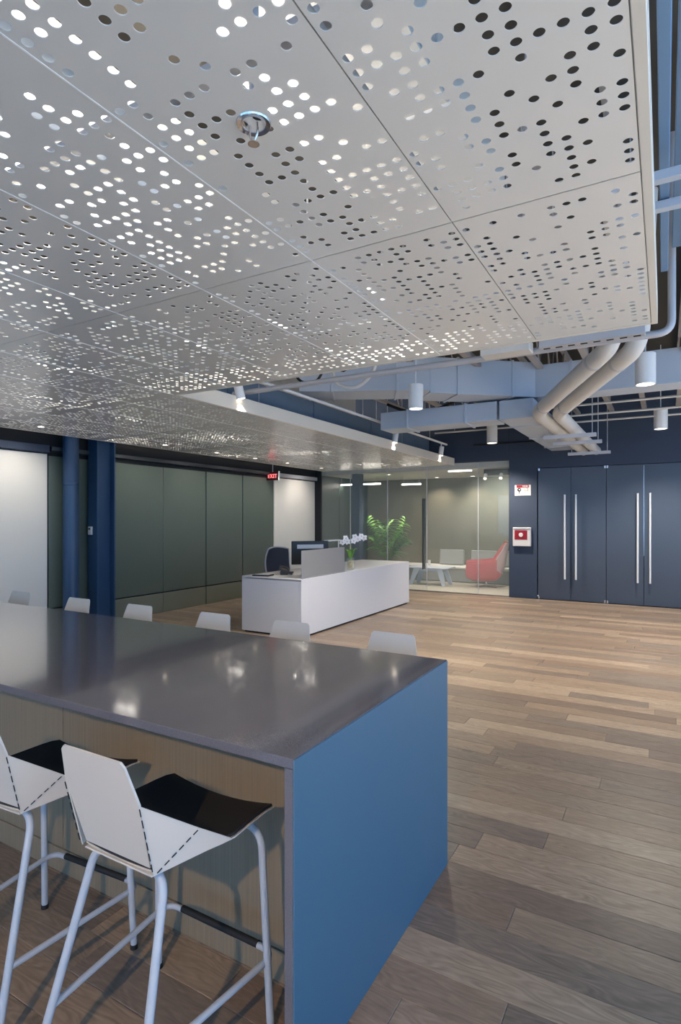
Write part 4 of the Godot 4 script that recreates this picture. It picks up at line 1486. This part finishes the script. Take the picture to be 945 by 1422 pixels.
func lamps() -> void:
	make_pendant("white cylinder pendant lamp hanging in front of the boxy duct, nearest the canopy front edge", Vector3(-2.42, 2.75, -5.91), E_PENDANT, 62.0, 0.86)
	make_pendant("largest white cylinder pendant lamp at upper right below the wide duct", Vector3(-0.17, 2.9, -6.6), E_PENDANT)
	make_pendant("white cylinder pendant lamp farther back at the right edge above the doors", Vector3(-0.05, 2.9, -10.0), E_PENDANT)
	make_pendant("small white cylinder pendant lamp left of the pipe struts, above the fire notice", Vector3(-2.74, 2.9, -10.35), E_PENDANT)
	for e in [[1.4, -8.1, "beyond the right edge near the doors", 1.0], [1.4, -4.6, "beyond the right edge of the photo, middle", 0.6], [1.4, -1.2, "beyond the right edge beside the island end", 0.06], [1.4, 2.2, "beyond the right edge behind the viewpoint", 0.5]]:
		make_pendant("white cylinder pendant lamp %s" % e[2], Vector3(e[0], 2.9, e[1]), E_PENDANT * e[3])
	# track along the inner canopy edge
	var tr := thing("light_track", "thin white light track running above the inner canopy edge at left", "light track", Vector3(-3.66, 2.95, -7.0))
	part("rail_body", Geo.new().box(Vector3.ZERO, Vector3(0.035, 0.03, 7.0), 0.003), M.lamp_white, tr)
	for z in [-2.6, 0.0, 2.6]:
		part("hanger_rod", Geo.new().tube([Vector3(0, 0, z), Vector3(0, DECK - 2.95, z)], 0.005, 6), M.strut, tr)
	make_track_head("track spotlight nearest the viewer at the left corner of the canopy opening", Vector3(-3.66, 2.8, -4.35), Vector3(0.1, -1, -0.25), E_TRACK)
	make_track_head("track spotlight above the reception desk half way down the canopy opening", Vector3(-3.66, 2.8, -8.1), Vector3(-0.1, -1, 0.1), E_TRACK)
	make_track_head("track spotlight at the far end of the canopy opening before the lounge", Vector3(-3.66, 2.8, -10.2), Vector3(-0.1, -1, 0.1), E_TRACK)
	# spotlight under the canopy behind the viewpoint, aimed at the seats
	var so := thing("canopy_spot", "white spotlight fixed under the canopy behind the viewpoint aimed at the stools", "spotlight", Vector3(-0.25, 2.44, 1.5))
	var sd := (Vector3(-1.75, 0.55, -1.1) - so.position).normalized()
	part("head", Geo.new().tube([sd * 0.09, sd * -0.08], 0.045, 20), M.lamp_white, so)
	part("lens", Geo.new().tube([sd * 0.094, sd * 0.088], 0.038, 18), M.lamp_glow, so)
	part("bracket", Geo.new().tube([Vector3.ZERO, Vector3(0, 0.158, 0)], 0.012, 8), M.lamp_white, so)
	spot(so, sd * 0.108, sd, E_SEAT, 30.0, Color(1.0, 0.84, 0.66), 0.04, 0.6)
	# linear lamps above the canopy
	var k := 0
	for e in [[-1.9, -1.4, "right"], [-3.6, -2.2, "middle"], [-4.6, -1.0, "left"], [-5.95, -6.0, "rear left"], [-5.95, -8.6, "far rear left"]]:
		var o := thing("tube_lamp", "linear lamp lying above the canopy, %s one, glowing through the holes" % e[2], "tube lamp", Vector3(e[0], CANOPY + (0.3 if e[1] > -4.0 else 0.2), e[1]), 0.0, "linear lamps above the canopy")
		part("housing", Geo.new().box(Vector3(0, 0, 0), Vector3(0.1, 0.04, 1.5), 0.004), M.lamp_white, o)
		part("diffuser", Geo.new().box(Vector3(0, 0.026, 0), Vector3(0.07, 0.012, 1.46), 0.003), M.tube_glow, o)
		for z in [-0.6, 0.6]:
			part("hanger_rod", Geo.new().tube([Vector3(0.04, 0, z), Vector3(0.04, DECK - CANOPY - 0.3, z)], 0.004, 6), M.strut, o)
		area(o, Vector3(0, 0.04, 0), Vector3(0, 1, 0), Vector2(1.4, 0.06), E_PLENUM, NEUTRAL)
		k += 1
	# short lamps above the canopy that shine down through the holes
	var names := ["front row, first from the right edge", "front row, second from the right edge", "front row, third from the right edge", "front row, nearest the left wall", "second row of the left strip, inner one", "second row of the left strip, outer one", "third row of the left strip, inner one", "third row of the left strip, outer one", "fourth row of the left strip, inner one", "fourth row of the left strip, outer one", "above the sprinkler row, right one", "above the sprinkler row, left one"]
	var where := [Vector2(-1.54, -3.2), Vector2(-3.13, -3.2), Vector2(-4.72, -3.2), Vector2(-6.2, -3.2), Vector2(-5.0, -5.6), Vector2(-6.3, -5.2), Vector2(-5.0, -7.6), Vector2(-6.3, -7.4), Vector2(-5.0, -9.9), Vector2(-6.3, -9.4), Vector2(-2.15, -1.3), Vector2(-3.9, -1.3)]
	for i in where.size():
		var p: Vector2 = where[i]
		var o := thing("canopy_lamp", "bar lamp above the canopy, %s" % names[i], "bar lamp", Vector3(p.x, CANOPY + 0.26, p.y), 0.0, "short bar lamps above the canopy")
		part("housing", Geo.new().box(Vector3(0, 0.03, 0), Vector3(0.09, 0.04, 0.56), 0.004), M.lamp_white, o)
		part("diffuser", Geo.new().box(Vector3(0, 0.004, 0), Vector3(0.065, 0.012, 0.5), 0.003), M.tube_glow, o)
		part("hanger_rod", Geo.new().tube([Vector3(0, 0.05, 0), Vector3(0, 0.45, 0)], 0.005, 6), M.strut, o)
		area(o, Vector3(0, -0.006, 0), Vector3(0, -1, 0), Vector2(0.06, 0.48), 0.7, NEUTRAL)
	# small downlights in the canopy that wash the left wall
	for e in [[1.6, "white wall, behind the viewpoint"], [-0.4, "white wall, third left of the columns"], [-2.3, "white wall, second left of the columns"], [-4.0, "white wall, next to the round pipe"], [-5.9, "first green panel right of the I-beam"], [-7.0, "second green panel right of the I-beam"], [-8.0, "third green panel right of the I-beam"], [-9.0, "last green panel before the exit sign"], [-10.25, "white panel right of the exit sign"]]:
		var o := thing("wall_washer", "small round canopy downlight washing the %s" % e[1], "downlight", Vector3(-6.36, CANOPY - 0.001, e[0]), 0.0, "canopy downlights along the left wall")
		part("trim_ring", Geo.new().lathe([Vector2(0.032, -0.002), Vector2(0.045, -0.005), Vector2(0.047, 0.0)], 20), M.lamp_white, o)
		part("lens", Geo.new().lathe([Vector2(0.032, -0.002), Vector2(0.0, -0.002)], 18), M.lamp_glow, o)
		spot(o, Vector3(0, -0.012, 0), Vector3(-0.62, -1, 0), E_WASH * (0.7 if e[0] < -4.0 and e[0] > -9.6 else 1.0), 58.0, NEUTRAL, 0.04, 1.0)
	# lounge lamps
	for e in [[-3.1, -13.35, "over the pink chair"], [-4.0, -13.35, "over the bench middle"], [-4.9, -13.35, "over the bench left end"], [-5.55, -11.9, "over the palm"]]:
		var o := thing("downlight", "small round lounge downlight %s" % e[2], "downlight", Vector3(e[0], 2.54, e[1]), 0.0, "lounge downlights")
		part("trim_ring", Geo.new().lathe([Vector2(0.05, -0.002), Vector2(0.07, -0.006), Vector2(0.072, 0.0)], 22), M.lamp_white, o)
		part("lens", Geo.new().lathe([Vector2(0.05, -0.003), Vector2(0.0, -0.003)], 20), M.lamp_glow, o)
		spot(o, Vector3(0, -0.02, 0), Vector3(0, -1, -0.22 if e[0] > -5.2 else -0.05), E_LOUNGE * (1.0 if e[0] > -5.2 else 3.0), 52.0, WARM, 0.04)
	for e in [[-6.55, 1.2, -12.3, "left of the navy column"], [-5.4, 0.5, -12.9, "right of the navy column above the palm"]]:
		var o := thing("linear_pendant", "slim glowing bar lamp in the lounge %s" % e[3], "bar lamp", Vector3(e[0], 2.36, e[2]))
		part("diffuser", Geo.new().box(Vector3.ZERO, Vector3(e[1], 0.03, 0.04), 0.004), M.tube_glow, o)
		part("housing", Geo.new().box(Vector3(0, 0.025, 0), Vector3(e[1], 0.02, 0.044), 0.003), M.lamp_white, o)
		for s in [-0.4, 0.4]:
			part("hanger_rod", Geo.new().tube([Vector3(s * e[1], 0.03, 0), Vector3(s * e[1], 0.19, 0)], 0.004, 6), M.strut, o)
		area(o, Vector3(0, -0.022, 0), Vector3(0, -1, 0), Vector2(0.04, e[1]), 0.6, NEUTRAL)
	# track box at the head of the lounge glass
	var tb := thing("projector_box", "dark ceiling box with two small spot lamps above the lounge glass", "spotlight", Vector3(-3.0, 2.47, -11.7))
	part("box_body", Geo.new().box(Vector3(0, 0.0, 0), Vector3(0.5, 0.12, 0.16), 0.006), M.black_plastic, tb)
	for x in [-0.2, 0.12]:
		var h := part("spot_head", Geo.new().tube([Vector3(x, -0.04, 0.1), Vector3(x, -0.13, 0.16)], 0.035, 14), M.lamp_white, tb)
		part("lens", Geo.new().tube([Vector3(x, -0.128, 0.1587), Vector3(x, -0.134, 0.1627)], 0.029, 14), M.lamp_glow, h)
		spot(tb, Vector3(x, -0.15, 0.17), Vector3(0, -1, 0.4), 0.8, 45.0, WARM, 0.03)
	var ls := thing("linear_pendant", "slim glowing bar lamp on the lounge ceiling beside the dark ceiling box", "bar lamp", Vector3(-3.75, 2.525, -11.6))
	part("diffuser", Geo.new().box(Vector3.ZERO, Vector3(0.5, 0.024, 0.05), 0.004), M.tube_glow, ls)
	area(ls, Vector3(0, -0.02, 0), Vector3(0, -1, 0), Vector2(0.05, 0.48), 0.6, NEUTRAL)


func small_things() -> void:
	var o := thing("exit_sign", "small red lit EXIT sign hanging where the green panels meet white wall", "exit sign", Vector3(-6.9, 2.38, -9.25))
	part("case", Geo.new().box(Vector3.ZERO, Vector3(0.3, 0.17, 0.03), 0.004), M.exit_dark, o)
	lettering("exit_letters", "EXIT", 0.082, Vector3(0, 0, 0.017), M.exit_glow, o)
	part("end_cap", Geo.new().box(Vector3(0.158, 0, 0), Vector3(0.014, 0.19, 0.045), 0.003), M.sign_white, o)
	part("hanger_rod", Geo.new().tube([Vector3(0, 0.08, 0), Vector3(0, DECK - 2.38, 0)], 0.008, 8), M.strut, o)
	var l := OmniLight3D.new()
	l.name = "sign_light"
	o.add_child(l)
	l.position = Vector3(0, 0, 0.06)
	l.light_energy = 0.0015
	l.light_color = Color(1, 0.2, 0.15)
	l.light_size = 0.03
	l.omni_range = 12.0
	l.omni_attenuation = 2.0
	l.shadow_enabled = true
